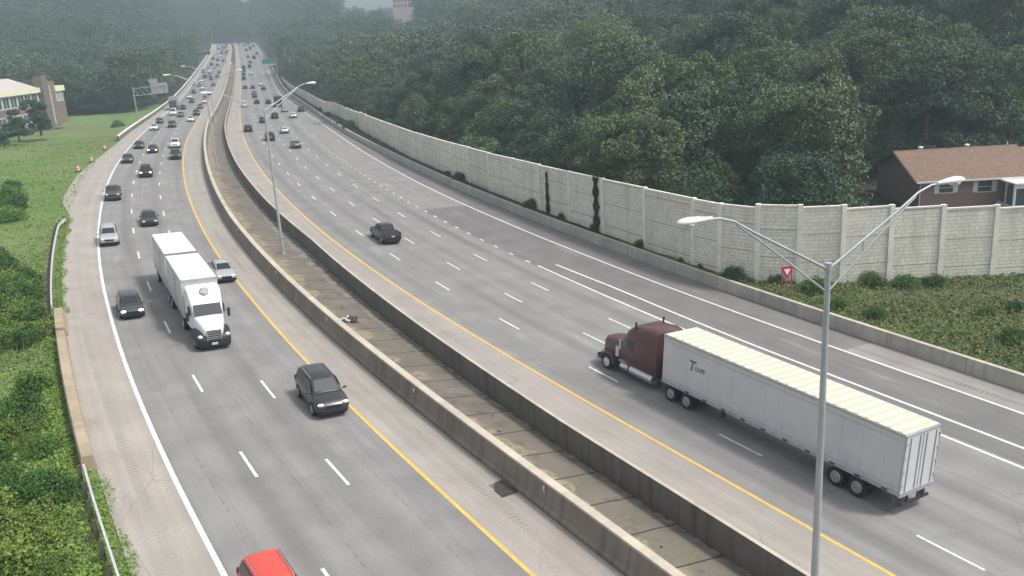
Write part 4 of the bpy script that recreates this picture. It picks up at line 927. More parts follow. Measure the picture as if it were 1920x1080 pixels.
def car_parts(kind, lit=False, rear_lit=False):
    """list of (name, parent, MB, material, smooth)"""
    D = SHAPES[kind]; L, w = D['L'], D['w']; Y = lambda f: (f - .5) * L; P = []
    mb = MB(); rings = []
    for f, k, z0, z1 in D['body']:
        ww = w * k; y = Y(f); zm = z0 + (z1 - z0) * .55
        half = [(0, z0), (ww * .80, z0), (ww * .97, z0 + .10), (ww * 1.0, zm), (ww * .97, z1 - .10), (ww * .88, z1 - .015), (ww * .5, z1 + .02), (0, z1 + .03)]
        rings.append([(x, y, z) for x, z in half] + [(-x, y, z) for x, z in half[-2:0:-1]])
    mb.loft(rings)
    y0, y1, y2, y3, zb, zr = D['cab']; y0, y1, y2, y3 = map(Y, (y0, y1, y2, y3)); wb, wt = D['wb'], D['wt']
    def cab(y, zt, wtop, wbase):
        half = [(wbase, zb - .05), (wbase, zb), (wtop + (wbase - wtop) * .12, zt - .07 if zt > zb + .1 else zb + .005), (wtop * .86, zt), (wtop * .4, zt + .025), (0, zt + .03)]
        return [(x, y, z) for x, z in half] + [(-x, y, z) for x, z in half[-2::-1]]
    zs = [cab(y0, zb + .03, wb * .88, wb * .94), cab(y1, zr - .04, wt, wb), cab((y1 + y2) / 2, zr, wt * 1.02, wb * 1.02), cab(y2, zr - .03, wt * .98, wb), cab(y3, zb + .01, wb * .86, wb * .92)]
    mb.loft(zs, closed=True)
    P.append(('body', None, mb, 'car_paint', 38))
    def slab(q, off, t_=.012):
        q = [Vector(v) for v in q]; n = (q[1] - q[0]).cross(q[3] - q[0]).normalized(); m_ = MB(); a = [v + n * off for v in q]; b_ = [v + n * (off + t_) for v in q]
        return m_.add([tuple(v) for v in a + b_], [(0, 3, 2, 1), (4, 5, 6, 7), (0, 1, 5, 4), (1, 2, 6, 5), (2, 3, 7, 6), (3, 0, 4, 7)])
    def lerp(a, b_, t_): return a + (b_ - a) * t_
    # windscreen, rear window
    t0, t1 = .12, .93
    ya, za, wa = lerp(y3, y2, t0), lerp(zb + .01, zr - .03, t0), lerp(wb * .86, wt * .98, t0) * .92; yb_, zb2, wb2 = lerp(y3, y2, t1), lerp(zb + .01, zr - .03, t1), lerp(wb * .86, wt * .98, t1) * .84
    P.append(('windscreen', None, slab([(wa, ya, za), (-wa, ya, za), (-wb2, yb_, zb2), (wb2, yb_, zb2)][::-1] if False else [(-wa, ya, za), (wa, ya, za), (wb2, yb_, zb2), (-wb2, yb_, zb2)][::-1], .02), 'car_glass', None))
    ya, za, wa = lerp(y0, y1, .18), lerp(zb + .03, zr - .04, .18), lerp(wb * .88, wt, .18) * .90; yb_, zb2, wb2 = lerp(y0, y1, .88), lerp(zb + .03, zr - .04, .88), lerp(wb * .88, wt, .88) * .84
    P.append(('rear_window', None, slab([(-wa, ya, za), (wa, ya, za), (wb2, yb_, zb2), (-wb2, yb_, zb2)], .02), 'car_glass', None))
    for sg in (-1, 1):
        z0_, z1_ = zb + .05, zr - .10; xa = lerp(wb, wt, .10); xb = lerp(wb, wt, .84)
        q = [(sg * xa, lerp(y0, y1, .75), z0_), (sg * xa, lerp(y3, y2, .25), z0_), (sg * xb, lerp(y3, y2, .92), z1_), (sg * xb, y1 + .08, z1_)]
        P.append(('side_window', None, slab(q if sg > 0 else q[::-1], .035), 'car_glass', None))
        mb = MB(); yy = lerp(y3, y2, .18); mb.ellipsoid((sg * (w + .09), yy, zb + .10), (.11, .06, .075), 8, 6); mb.box((sg * (w - .02), yy, zb + .05), (.06, .03, .02)); P.append(('mirror', None, mb, 'car_paint' if kind != 'pickup' else 'black_trim', 50))
        for f in D['wh']:
            y = Y(f); r = D['r']; mb = MB(); mb.disc_x((sg * (w - .095), y, r), r, .22, 20); nm = P.append(('wheel', None, mb, 'tyre', 40))
            mb = MB(); mb.disc_x((sg * (w + .018), y, r), r * .66, .02, 14); 
            P.append(('rim', 'wheel', mb, 'rim', 40))
            mb = MB(); ar = [(sg * (w + .004), y + (r + .07) * math.cos(a), r + (r + .07) * math.sin(a)) for a in [math.pi * k / 10 for k in range(11)]]; ar2 = [(sg * (w - .25), b_, c_) for a_, b_, c_ in ar]
            n_ = len(ar); mb.add(ar + ar2, [tuple(range(n_)), tuple(range(n_, 2 * n_))] + [(i, i + 1, n_ + i + 1, n_ + i) for i in range(n_ - 1)]); P.append(('wheel_arch', None, mb, 'black_trim', None))
        zf = D['body'][-2][3]; zh = zf - .03
        mb = MB(); mb.ellipsoid((sg * w * .70, Y(.968), zh), (.20, .16, .085), 10, 6); P.append(('headlight', None, mb, 'lamp_lit' if lit else 'lamp_lens', 60))
        zt = D['body'][1][3]; mb = MB(); mb.box((sg * w * .80, Y(.012), zt - .14), (.14, .07, .07 if kind in ('sedan',) else .15)); P.append(('tail_light', None, mb, 'tail_lens', None))
    zf = D['body'][-1][3]
    mb = MB(); mb.box((0, Y(.985), zf - .03), (w * .48, .09, .09)); P.append(('grille', None, mb, 'black_trim', None))
    mb = MB(); mb.box((0, Y(.985), .42), (w * .76, .10, .07)); mb.box((0, 0, .24), (w * .84, L * .44, .10)); mb.box((0, Y(.012), .44), (w * .8, .09, .09)); P.append(('bumper_and_underbody', None, mb, 'black_trim', None))  # long middle box is the underbody, added to darken the shadow beneath the car
    mb = MB(); mb.box((0, Y(-.006), zt - .22), (.17, .02, .06)); P.append(('number_plate', None, mb, 'plate', None))
    if kind in ('suv',):
        for sg in (-1, 1):
            mb = MB(); mb.tube([(sg * wt * .92, y1 + .2, zr + .0), (sg * wt * .94, y1 + .35, zr + .06), (sg * wt * .94, y2 - .25, zr + .06), (sg * wt * .92, y2 - .1, zr)], .022, 6); P.append(('roof_rail', None, mb, 'chrome', None))
    if kind == 'pickup':
        mb = MB(); mb.box((0, Y(.185), 1.165), (w * .82, L * .155, .012)); P.append(('cargo_bed', None, mb, 'bed_liner', None))
        mb = MB()
        for sg in (-1, 1): mb.box((sg * w * .90, Y(.185), 1.19), (.06, L * .165, .04))
        mb.box((0, Y(.02), 1.19), (w * .9, .05, .04)); P.append(('bed_rail', None, mb, 'black_trim', None))
    return P
def build_parts(name, parts):
    r = empty(name); last = {}
    for nm, par, mb, mat_, sm in parts:
        o = mb.obj(nm, mat_, last.get(par, r) if par else r, sm); last[nm] = o
    return r
def merged_mesh(kind, lit, rear=False):
    allm = MB(); mats = []
    for nm, par, mb, mat_, sm in car_parts(kind, lit):
        if nm in ('rim', 'wheel_arch', 'number_plate', 'roof_rail', 'bumper_and_underbody'): continue
        if mat_ not in mats: mats.append(mat_)
        allm.add(mb.v, mb.f, mats.index(mat_))
    return allm.mesh('far_' + kind, mats, 38)
def frame_at(s, d, dirn, yaw=0.0):
    """matrix with y along the driving direction on the sloping road"""
    P = Vector(at(s, d, .01)); T = (Vector(at(s + 1, d)) - Vector(at(s - 1, d))).normalized() * dirn; Rr = (Vector(at(s, d + 1)) - Vector(at(s, d - 1))).normalized() * dirn
    Nn = Rr.cross(T).normalized(); 
    if Nn.z < 0: Nn = -Nn
    if yaw: T = Matrix.Rotation(yaw, 3, Nn) @ T
    Rr = T.cross(Nn).normalized()
    m_ = Matrix.Identity(4)
    for i in range(3): m_[i][0] = Rr[i]; m_[i][1] = T[i]; m_[i][2] = Nn[i]; m_[i][3] = P[i]
    return m_
CP = {'black': (.012, .012, .014), 'charcoal': (.035, .037, .042), 'grey': (.12, .125, .135), 'slate': (.06, .068, .078), 'pearl': (.40, .43, .46), 'silver': (.42, .44, .46), 'white': (.78, .79, .80), 'teal': (.035, .07, .065), 'taupe': (.16, .155, .13), 'red': (.66, .085, .06), 'dark blue': (.03, .04, .07), 'pale blue': (.36, .42, .50)}
FARM = {}; NEARP = {}; first = {}
def add_car(kind, s_near, d, dirn, col, label, near_, lit=False, yaw=0.0, cat=None, group=None, name=None):
    L = SHAPES[kind]['L']; s = s_near + L / 2; nm = {'sedan': 'sedan', 'hatch': 'hatchback', 'suv': 'suv', 'pickup': 'pickup_truck', 'van': 'van'}[kind]
    if near_:
        key = (kind, lit)
        if key not in NEARP: r = build_parts(nm, car_parts(kind, lit)); NEARP[key] = (r, tree_of(r)); ks = NEARP[key][1]
        else: r = copy_tree(*NEARP[key]); ks = LASTKIDS
        for ch, gs in ks: ch.color = CP[col] + (1,)
    else:
        key = (kind, lit)
        if key not in FARM: FARM[key] = merged_mesh(kind, lit)
        r = bpy.data.objects.new(nm, FARM[key]); COL.objects.link(r); r.color = CP[col] + (1,)
    r.matrix_world = frame_at(s, d, dirn, yaw)
    tag(r, label, cat or {'sedan': 'car', 'hatch': 'car', 'suv': 'SUV', 'pickup': 'pickup truck', 'van': 'van'}[kind], group); return r
GL, GR = 'vehicles coming towards the camera on the left carriageway', 'vehicles driving away on the right carriageway'
LEFT = [('suv', 63.6, -13.85, 'charcoal', 0, 'dark charcoal SUV over the yellow line with a bright glint on its windscreen'), ('hatch', 87.9, -21.6, 'slate', 1, 'dark grey hatchback with lit headlights left of the white double lorry'),
 ('sedan', 95.1, -13.1, 'pearl', 0, 'pale silver sedan half hidden right of the white double lorry'), ('suv', 114.4, -21.9, 'silver', 0, 'silver SUV with roof rails on the white edge line'),
 ('sedan', 123.0, -17.5, 'charcoal', 0, 'dark sedan directly above the rear trailer of the white lorry'), ('pickup', 142.2, -21.6, 'slate', 0, 'dark grey pickup truck at the left edge line where the road bends'),
 ('suv', 162.4, -17.6, 'black', 1, 'black SUV with two bright round headlights in the middle lane'), ('sedan', 181.9, -21.3, 'teal', 0, 'dark green sedan on the left edge line in the bend'),
 ('suv', 184.2, -13.3, 'charcoal', 0, 'dark SUV right in front of a white pickup beside the yellow line'), ('pickup', 203.8, -13.8, 'white', 0, 'white pickup truck close behind a dark SUV by the yellow line'),
 ('sedan', 196.6, -17.7, 'charcoal', 1, 'dark sedan with a bright bonnet in the middle lane behind the bend'), ('sedan', 205.9, -20.8, 'charcoal', 0, 'dark sedan in the left lane beside the last traffic barrel')]
for k, (kd, s, d, c, lit, lab) in enumerate(LEFT): add_car(kd, s, d, -1, c, lab, True, bool(lit), yaw=(-.05 if k == 0 else 0), group=GL)
BIG = [o_ for o_ in COL.objects if o_.get('label', '').startswith('dark charcoal SUV over')][0]; BIG.matrix_world = BIG.matrix_world @ Matrix.Diagonal((1.10, 1.05, 1.06, 1))
add_car('suv', 45.3, -22.4, -1, 'red', 'bright red car entering at the bottom edge, only its roof in view', True, group=GL)
RIGHT = [('pickup', 103.0, 5.3, 'black', 'black pickup truck alone in the second lane of the right carriageway'), ('sedan', 193.9, 9.2, 'taupe', 'brownish grey sedan in the third lane, nearest of the queue after the black pickup'),
 ('sedan', 226.5, 9.5, 'white', 'white sedan in the third lane, next ahead of the brownish sedan'), ('pickup', 210.7, 5.3, 'dark blue', 'dark pickup truck beside the second lamp post pole'), ('suv', 234.6, 1.5, 'black', 'black SUV alone in the lane along the yellow line'),
 ('suv', 294.2, 18.2, 'charcoal', 'dark SUV on the far right merging lane by the white edge line'), ('sedan', 271.4, 14.5, 'white', 'white sedan on the merging lane beside a big dark SUV'), ('suv', 272.4, 9.5, 'black', 'large black SUV between the white sedan and the lamp post top'), ('suv', 259.5, 5.9, 'charcoal', 'dark SUV seen behind the top of the second lamp post')]
for kd, s, d, c, lab in RIGHT: add_car(kd, s, d, 1, c, lab, True, group=GR)
ORD = ['nearest', 'second', 'third', 'fourth', 'fifth', 'sixth', 'seventh', 'eighth', 'ninth', 'tenth', 'eleventh', 'twelfth', 'thirteenth', 'fourteenth', 'fifteenth', 'sixteenth']
FARL = [('sedan', 250.7, -20.7, 'white'), ('sedan', 273.5, -21.2, 'charcoal'), ('suv', 256.8, -16.9, 'teal'), ('sedan', 274.2, -13.0, 'white'), ('suv', 298.6, -12.6, 'charcoal'), ('sedan', 295.0, -16.9, 'grey'), ('van', 303.0, -19.4, 'white'),
 ('sedan', 327.8, -18.2, 'black'), ('sedan', 328.2, -12.7, 'grey'), ('sedan', 352.0, -12.1, 'white'), ('sedan', 357.9, -16.9, 'charcoal'), ('sedan', 379.2, -18.8, 'white'), ('sedan', 368.9, -12.6, 'charcoal'), ('sedan', 390.4, -12.3, 'black'), ('sedan', 401.5, -18.3, 'charcoal'), ('sedan', 434.7, -17.4, 'charcoal'), ('sedan', 459.6, -17.6, 'white'), ('sedan', 466.2, -13.5, 'charcoal'), ('suv', 480.3, -16.6, 'black'), ('suv', 487.9, -14.6, 'grey'), ('sedan', 434.9, -11.6, 'charcoal'), ('sedan', 476.2, -10.6, 'charcoal'), ('sedan', 504.2, -10.4, 'grey'), ('van', 513.8, -15.2, 'white'), ('sedan', 531.2, -16, 'charcoal'), ('sedan', 549.9, -11.9, 'charcoal'), ('sedan', 559.2, -15.2, 'black'), ('sedan', 582.1, -9.0, 'charcoal'), ('sedan', 588.3, -12, 'charcoal'), ('sedan', 646.5, -10.1, 'charcoal'), ('sedan', 639.3, -7.4, 'grey'), ('sedan', 659.0, -6.9, 'black'), ('sedan', 657.7, -12.6, 'white'), ('sedan', 699.6, -12.3, 'black'), ('sedan', 704.6, -8.2, 'black'), ('sedan', 691.4, -5.6, 'white'), ('sedan', 726.7, -10, 'charcoal'),
 ('sedan', 419, -15.2, 'white'), ('sedan', 445, -19.6, 'silver'), ('suv', 512, -18.4, 'charcoal'), ('sedan', 538, -13.0, 'silver'), ('sedan', 603, -15.1, 'charcoal'), ('sedan', 622, -11.0, 'white'), ('sedan', 672, -10.0, 'silver'), ('sedan', 742, -7.0, 'charcoal'), ('van', 716, -12.0, 'white')]
FARR = [('sedan', 296.1, 13.4, 'silver'), ('sedan', 334.8, 9.6, 'black'), ('sedan', 337.2, 5.8, 'black'), ('van', 324.6, 1.6, 'white'), ('sedan', 366.2, 5.4, 'charcoal'), ('sedan', 380.6, 5.4, 'grey'), ('sedan', 401.5, 9.5, 'charcoal'), ('sedan', 424.3, 8.7, 'white'), ('sedan', 409.8, 5.2, 'charcoal'), ('sedan', 411.9, 2.1, 'charcoal'), ('suv', 460.6, 1.7, 'black'), ('sedan', 486.5, 1.8, 'black'), ('sedan', 509.3, 2.1, 'black'), ('suv', 528.0, 2.2, 'black'), ('sedan', 488.6, 5.4, 'white'), ('suv', 533.2, 5.4, 'black'), ('sedan', 562.3, 6.4, 'black'), ('van', 593.5, 9.2, 'charcoal'), ('sedan', 606.0, 5.8, 'charcoal'), ('sedan', 629.9, 12.0, 'charcoal'), ('sedan', 670.5, 6.1, 'charcoal'), ('sedan', 684.0, 9.3, 'black'), ('sedan', 700.1, 9.5, 'black'), ('sedan', 721.5, 12.4, 'charcoal'), ('sedan', 731.9, 6.5, 'grey'), ('van', 742, 3.0, 'white'), ('sedan', 751, 9.5, 'charcoal')]
def lane_name(side, s, d):
    if side < 0:
        f = (d - float(dWL(s))) / (float(dYL(s)) - float(dWL(s))); return 'outer left lane' if f < .34 else ('middle lane' if f < .68 else 'lane by the median')
    return ['lane by the yellow line', 'second lane', 'third lane', 'fourth lane', 'merging lane'][max(0, min(4, int(d / 3.66)))]
for side, L_, grp in ((-1, FARL, GL), (1, FARR, GR)):
    cnt = {}
    for kd, s, d, c in sorted(L_, key=lambda q: q[1]):
        ln = lane_name(side, s, d); zone = 'beyond the bend' if s < 420 else 'on the far rise'
        key = (ln, zone); cnt[key] = cnt.get(key, 0) + 1
        nm = {'sedan': 'car', 'suv': 'SUV', 'van': 'van'}[kd]
        lab = f"{'small' if s < 420 else 'tiny'} {c} {nm} {'coming down' if side < 0 else 'going up'} the {ln}, {ORD[cnt[key] - 1]} {zone}"
        add_car(kd, s, d, side, c, lab, False, group=grp)

# dark lorry far left (front) and far right (rear)
def box_lorry(name, s, d, dirn, L, h, col_body, col_cab, label):
    r = empty(name, label=label, cat='lorry'); mb = MB(); mb.box((0, -1.1, 2.3 * h / 3.6), (1.25, L / 2 - 1.3, h / 2 - .55)); 
    o = mb.obj('cargo_box', 'car_paint', r); o.color = CP[col_body] + (1,)
    mb = MB(); y = L / 2; mb.loft([[(-1.15, yy, .5), (1.15, yy, .5), (1.12, yy, z1), (-1.12, yy, z1)] for yy, z1 in ((y - 2.3, h * .78), (y - 1.0, h * .78), (y - .45, h * .48), (y, h * .42))]); o = mb.obj('cab', 'car_paint', r); o.color = CP[col_cab] + (1,)
    mb = MB(); mb.add([(-1.0, y - .47, h * .5), (1.0, y - .47, h * .5), (1.0, y - .97, h * .74), (-1.0, y - .97, h * .74)], [(0, 1, 2, 3)]); mb.obj('windscreen', 'car_glass', o)
    for sg in (-1, 1):
        for yy in (y - .9, -L / 2 + 1.6, -L / 2 + 2.9): 
            mb = MB(); mb.disc_x((sg * 1.05, yy, .5), .5, .3, 14); mb.obj('wheel', 'tyre', r, 40)
        mb = MB(); mb.ellipsoid((sg * .9, y, .85), (.16, .08, .12)); mb.obj('headlight', 'lamp_lens', r)
    r.matrix_world = frame_at(s + L / 2, d, dirn); return r
box_lorry('lorry', 326.8, -21.0, -1, 10.5, 4.0, 'silver', 'charcoal', 'dark fronted lorry in the outer left lane beside the far parapet')
box_lorry('lorry', 318.0, 12.3, 1, 8.5, 3.5, 'charcoal', 'dark blue', 'dark box lorry going away in the fourth lane of the right carriageway')

# ------------------------------------------------------------------ articulated lorries
def wheel(par, sx_, y, z=.5, r=.5, w=.28, hub='rim', dual=False):
    mb = MB(); mb.disc_x((sx_ - (math.copysign(.17, sx_) if dual else 0), y, z), r, w + (.34 if dual else 0), 24); o = mb.obj('wheel', 'tyre', par, 40)
    f = math.copysign(1, sx_); mb = MB(); x0 = sx_ + f * w / 2
    rings = [[(x0 + f * dx, y + rr * math.cos(2 * math.pi * k / 18), z + rr * math.sin(2 * math.pi * k / 18)) for k in range(18)] for dx, rr in ((.004, r * .62), (.03, r * .58), (-.07 if dual else .02, r * .50), (-.07 if dual else .03, r * .22), (.05, r * .16))]
    mb.loft(rings); mb.obj('rim', hub, o, 40); return o
def trailer(par, y0, y1, ztop, mats, rear='doors', zf=1.12, w=1.3, ribs=True):
    L = y1 - y0; t_ = MB(); t_.box((0, (y0 + y1) / 2, (zf + ztop) / 2), (w, L / 2, (ztop - zf) / 2)); tb = t_.obj('trailer_body', mats[0], par)
    m_ = MB(); m_.box((0, (y0 + y1) / 2, ztop + .022), (w - .06, L / 2 - .06, .02))
    if ribs:
        n = int(L / .61)
        for k in range(n): m_.box((0, y0 + .35 + k * .61, ztop + .05), (w - .09, .12, .012), 1)
    m_.obj('trailer_roof', [mats[1], 'roof_bow'], tb)
    m_ = MB()
    for sg in (-1, 1): m_.box((sg * (w + .012), (y0 + y1) / 2, ztop - .05), (.012, L / 2 + .01, .08)); m_.box((sg * (w + .015), (y0 + y1) / 2, zf + .05), (.015, L / 2 + .01, .10)); m_.box((sg * (w + .008), (y0 + y1) / 2, zf + .30), (.008, L / 2 - .1, .02)); m_.box((sg * (w + .008), (y0 + y1) / 2, ztop - .35), (.008, L / 2 - .3, .015))
    m_.box((0, y0 - .01, ztop - .05), (w, .012, .09)); m_.box((0, y1 + .01, ztop - .05), (w, .012, .09))
    for sg in (-1, 1):
        for k in range(int(L / 1.5)): m_.box((sg * (w + .034), y0 + .7 + k * 1.5, zf + .03), (.004, .16, .05), 1)
    m_.obj('side_rail', ['galvanised', 'dark_frame'], tb)
    return tb
# --- maroon tractor with a long white trailer (right carriageway, going away)
s_mid = 48.0; r = empty('articulated_lorry', label='maroon long nosed lorry pulling a long white box trailer with a ribbed cream roof', cat='lorry'); R1 = r
yr = 39.75 - s_mid; yf = 56.2 - s_mid
trailer(r, yr, yf, 4.11, ('trailer_side', 'trailer_roof')); tb = [c for c in children(r) if c.name.startswith('trailer_body')][0]
for sg in (-1, 1):
    mb = MB(); mb.box((sg * .64, yr - .035, 2.62), (.60, .03, 1.42)); dr = mb.obj('rear_door', 'trailer_white', tb)
    mb = MB()
    for xx in (.25, .95): mb.tube([(sg * xx, yr - .09, 1.25), (sg * xx, yr - .09, 3.95)], .022, 6)
    for k in range(4): mb.box((sg * 1.24, yr - .085, 1.6 + k * .7), (.07, .02, .06))
    mb.obj('door_gear', 'galvanised', dr)
mb = MB(); 
for sg in (-1, 1): mb.box((sg * 1.27, yr - .03, 2.6), (.035, .05, 1.5))
mb.box((0, yr - .05, 1.12), (1.3, .06, .11)); mb.box((0, yr - .03, 4.06), (1.3, .05, .05)); mb.obj('rear_frame', 'galvanised', tb)
mb = MB(); mb.box((0, yr - .02, .56), (1.05, .05, .06)); mb.box((-.6, yr - .02, .84), (.05, .04, .25)); mb.box((.6, yr - .02, .84), (.05, .04, .25)); mb.obj('underrun_bar', 'dark_frame', tb)
for sg in (-1, 1):
    mb = MB(); mb.box((sg * .95, yr + .28, .62), (.33, .015, .42)); mb.obj('mudflap', 'mudflap', tb)
mb = MB(); mb.box((-.45, (yr + yf) / 2, .98), (.09, 7.6, .13)); mb.box((.45, (yr + yf) / 2, .98), (.09, 7.6, .13)); mb.box((0, yr + 2.9, .8), (.6, 1.5, .12)); mb.box((-.6, yf - 4.6, .72), (.09, .09, .4)); mb.box((.6, yf - 4.6, .72), (.09, .09, .4)); mb.obj('chassis', 'dark_frame', tb)
for y in (41.95 - s_mid, 43.2 - s_mid):
    for sg in (-1, 1): wheel(tb, sg * 1.13, y, dual=True)
# lettering on the trailer side: big slanted T, small letters, grey badge
def text_part(txt, size, mat_, par, loc, rot, name, shear=0.0, ext=.004):
    cu = bpy.data.curves.new(name, 'FONT'); cu.body = txt; cu.size = size; cu.extrude = ext; cu.shear = shear; cu.offset = .008
    to = bpy.data.objects.new('tmp', cu); COL.objects.link(to); bpy.context.view_layer.update(); dg = bpy.context.evaluated_depsgraph_get()
    me = bpy.data.meshes.new_from_object(to.evaluated_get(dg)); bpy.data.objects.remove(to); me.materials.clear(); me.materials.append(MATS[mat_])
    o = bpy.data.objects.new(name, me); COL.objects.link(o); o.parent = par; o.location = loc; o.rotation_euler = rot; return o
RT_ = (math.pi / 2, 0, -math.pi / 2)      # reads from the left side
yt = 53.95 - s_mid
text_part('T', .9, 'logo_dark', tb, (-1.315, yt + .05, 2.62), RT_, 'lettering', .25)
text_part('ca', .5, 'logo_grey', tb, (-1.315, yt - .48, 2.72), RT_, 'lettering', .1)
text_part('m', .5, 'logo_dark', tb, (-1.315, yt - .95, 2.72), RT_, 'lettering', .1)
# tractor
F0 = 63.1 - s_mid      # front bumper
trac = empty('tractor'); trac.parent = r
def ring(y, pts): return [(x, y, z) for x, z in pts] + [(-x, y, z) for x, z in pts[::-1]]
mb = MB(); cabr = []
for y, wd, z0, z1 in ((F0 - 6.15, 1.2, .95, 3.85), (F0 - 5.6, 1.22, .95, 3.95), (F0 - 3.9, 1.22, .95, 3.78), (F0 - 3.2, 1.16, .95, 3.35), (F0 - 2.85, 1.05, .95, 2.85), (F0 - 2.35, .98, .95, 2.15)):
    cabr.append(ring(y, [(wd * .92, z0), (wd, z0 + .1), (wd, z1 - .45), (wd * .93, z1 - .15), (wd * .72, z1)]))
mb.loft(cabr); cabo = mb.obj('cab', 'maroon_paint', trac, 45)
mb = MB(); mb.loft([ring(y, [(wd, z0), (wd, (z0 + z1) / 2), (wd * .94, z1 - .18), (wd * .7, z1)]) for y, wd, z0, z1 in ((F0 - 2.4, .98, .8, 2.25), (F0 - 1.3, .84, .75, 2.15), (F0 - .45, .72, .7, 2.02), (F0 - .2, .6, .75, 1.82))]); mb.obj('hood', 'maroon_paint', trac, 45)
for sg in (-1, 1):
    mb = MB(); rings = []
    for a in [math.pi * k / 9 for k in range(10)]:
        cy, cz = F0 - 1.25 + .72 * math.cos(a), .52 + .70 * math.sin(a); rings.append([(sg * .60, cy, cz), (sg * 1.22, cy, cz), (sg * 1.22, F0 - 1.25 + .60 * math.cos(a), .52 + .58 * math.sin(a)), (sg * .60, F0 - 1.25 + .60 * math.cos(a), .52 + .58 * math.sin(a))])
    mb.loft(rings); mb.obj('fender', 'maroon_paint', trac, 40)
    wheel(trac, sg * 1.08, F0 - 1.25, hub='chrome')
    for y in (54.05 - s_mid, 55.45 - s_mid): wheel(trac, sg * 1.1, y, hub='rim', dual=True)
    mb = MB(); mb.tube([(sg * 1.02, F0 - 2.75, .72), (sg * 1.02, F0 - 3.5, .72)], .28, 16); mb.tube([(sg * 1.0, F0 - 3.7, .72), (sg * 1.0, F0 - 5.9, .72)], .33, 18); mb.obj('fuel_tank', 'chrome', trac, 50)
    mb = MB(); mb.box((sg * 1.1, F0 - 2.95, 1.05), (.16, .42, .03)); mb.box((sg * 1.05, F0 - 4.8, 1.06), (.14, 1.2, .02)); mb.obj('step', 'galvanised', trac)
    mb = MB(); mb.tube([(sg * 1.14, F0 - 4.0, 3.2), (sg * 1.14, F0 - 4.0, 3.6)], .06, 10); mb.tube([(sg * 1.14, F0 - 4.0, 3.6), (sg * 1.14, F0 - 4.05, 4.05)], .065, 10); mb.obj('exhaust_stack', 'dark_frame' if 0 else 'dark_frame', trac, 50)
    mb = MB(); q = [(sg * 1.235, F0 - 3.95, 1.95), (sg * 1.235, F0 - 3.25, 1.95), (sg * 1.20, F0 - 3.3, 2.65), (sg * 1.235, F0 - 3.95, 2.7)]; q2 = [(x - sg * .05, y, z) for x, y, z in q]; mb.add(q + q2, [(0, 1, 2, 3), (0, 1, 5, 4), (1, 2, 6, 5), (2, 3, 7, 6), (3, 0, 4, 7)]); mb.obj('side_window', 'car_glass', cabo)
    mb = MB(); mb.box((sg * 1.232, F0 - 5.0, 2.75), (.01, .28, .2)); mb.obj('sleeper_window', 'car_glass', cabo)
    mb = MB(); mb.box((sg * 1.42, F0 - 2.9, 2.25), (.05, .07, .32)); mb.tube([(sg * 1.1, F0 - 3.0, 2.5), (sg * 1.42, F0 - 2.9, 2.5)], .02, 6); mb.obj('mirror', 'chrome', cabo)
    mb = MB(); mb.ellipsoid((sg * .82, F0 - .35, 1.05), (.12, .14, .11)); mb.obj('headlight', 'lamp_lens', trac)
    mb = MB(); mb.disc_x((sg * .98, F0 - 2.15, 1.45), .17, .5, 14) if 0 else mb.tube([(sg * .95, F0 - 2.1, 1.15), (sg * .95, F0 - 2.1, 1.85)], .18, 14); mb.obj('air_cleaner', 'chrome', trac, 50)
mb = MB(); q = [(-.92, F0 - 2.42, 2.17), (.92, F0 - 2.42, 2.17), (.86, F0 - 2.87, 2.72), (-.86, F0 - 2.87, 2.72)]; mb.add([(x, y + .05, z + .04) for x, y, z in q] + q, [(0, 1, 2, 3), (0, 1, 5, 4), (1, 2, 6, 5), (2, 3, 7, 6), (3, 0, 4, 7)]); mb.obj('windscreen', 'car_glass', cabo)
mb = MB(); mb.box((0, F0 - .1, .62), (1.15, .1, .2)); mb.box((0, F0 - .2, 1.25), (.45, .05, .45)); mb.obj('bumper', 'chrome', trac)
mb = MB(); mb.box((0, F0 - 5.2, .78), (.45, 4.3, .14)); mb.box((0, F0 - 6.9, 1.02), (.5, .5, .06)); mb.obj('frame', 'dark_frame', trac)
r.matrix_world = frame_at(s_mid, 5.62, 1, yaw=-.012)
# --- white tractor with two short grey white trailers (left carriageway, oncoming); y forward = towards camera
s_c = 90.0; r = empty('double_trailer_lorry', label='white short nosed lorry towing two short white box trailers towards the camera', cat='lorry')
def yy_(s): return s_c - s
for a0, b0, nm in ((91.0, 82.6, 1), (100.1, 91.75, 2)):
    t2 = trailer(r, yy_(a0), yy_(b0), 4.05, ('trailer_side', 'truck_white'), ribs=False, zf=1.2)
    for sg in (-1, 1): wheel(t2, sg * 1.13, yy_(a0) + 1.3, dual=True)
    mb = MB(); mb.box((0, (yy_(a0) + yy_(b0)) / 2, 1.0), (.5, 3.9, .1)); mb.box((0, yy_(a0) + .2, 2.6), (.05, .25, .05)); mb.obj('chassis', 'dark_frame', t2)
    mb = MB(); 
    for sg in (-1, 1): mb.box((sg * 1.315, (yy_(a0) + yy_(b0)) / 2 + .6, 2.6), (.004, .25, 1.0)); mb.box((sg * 1.315, (yy_(a0) + yy_(b0)) / 2, 1.55), (.004, 3.9, .03))
    mb.obj('side_panel', 'galvanised', t2)
for sg in (-1, 1): wheel(r, sg * 1.13, yy_(91.9) + .5, dual=True)
FT_ = yy_(77.7); trac = empty('tractor'); trac.parent = r
mb = MB(); mb.loft([ring(y, [(wd * .95, .95), (wd, 1.1), (wd, z1 - .4), (wd * .95, z1 - .12), (wd * .78, z1)]) for y, wd, z1 in ((FT_ - 4.6, 1.2, 3.75), (FT_ - 4.2, 1.22, 3.85), (FT_ - 3.3, 1.20, 3.78), (FT_ - 2.75, 1.14, 3.35), (FT_ - 2.35, 1.08, 2.88), (FT_ - 1.75, 1.02, 2.05))]); cb_ = mb.obj('cab', 'truck_white', trac, 45)
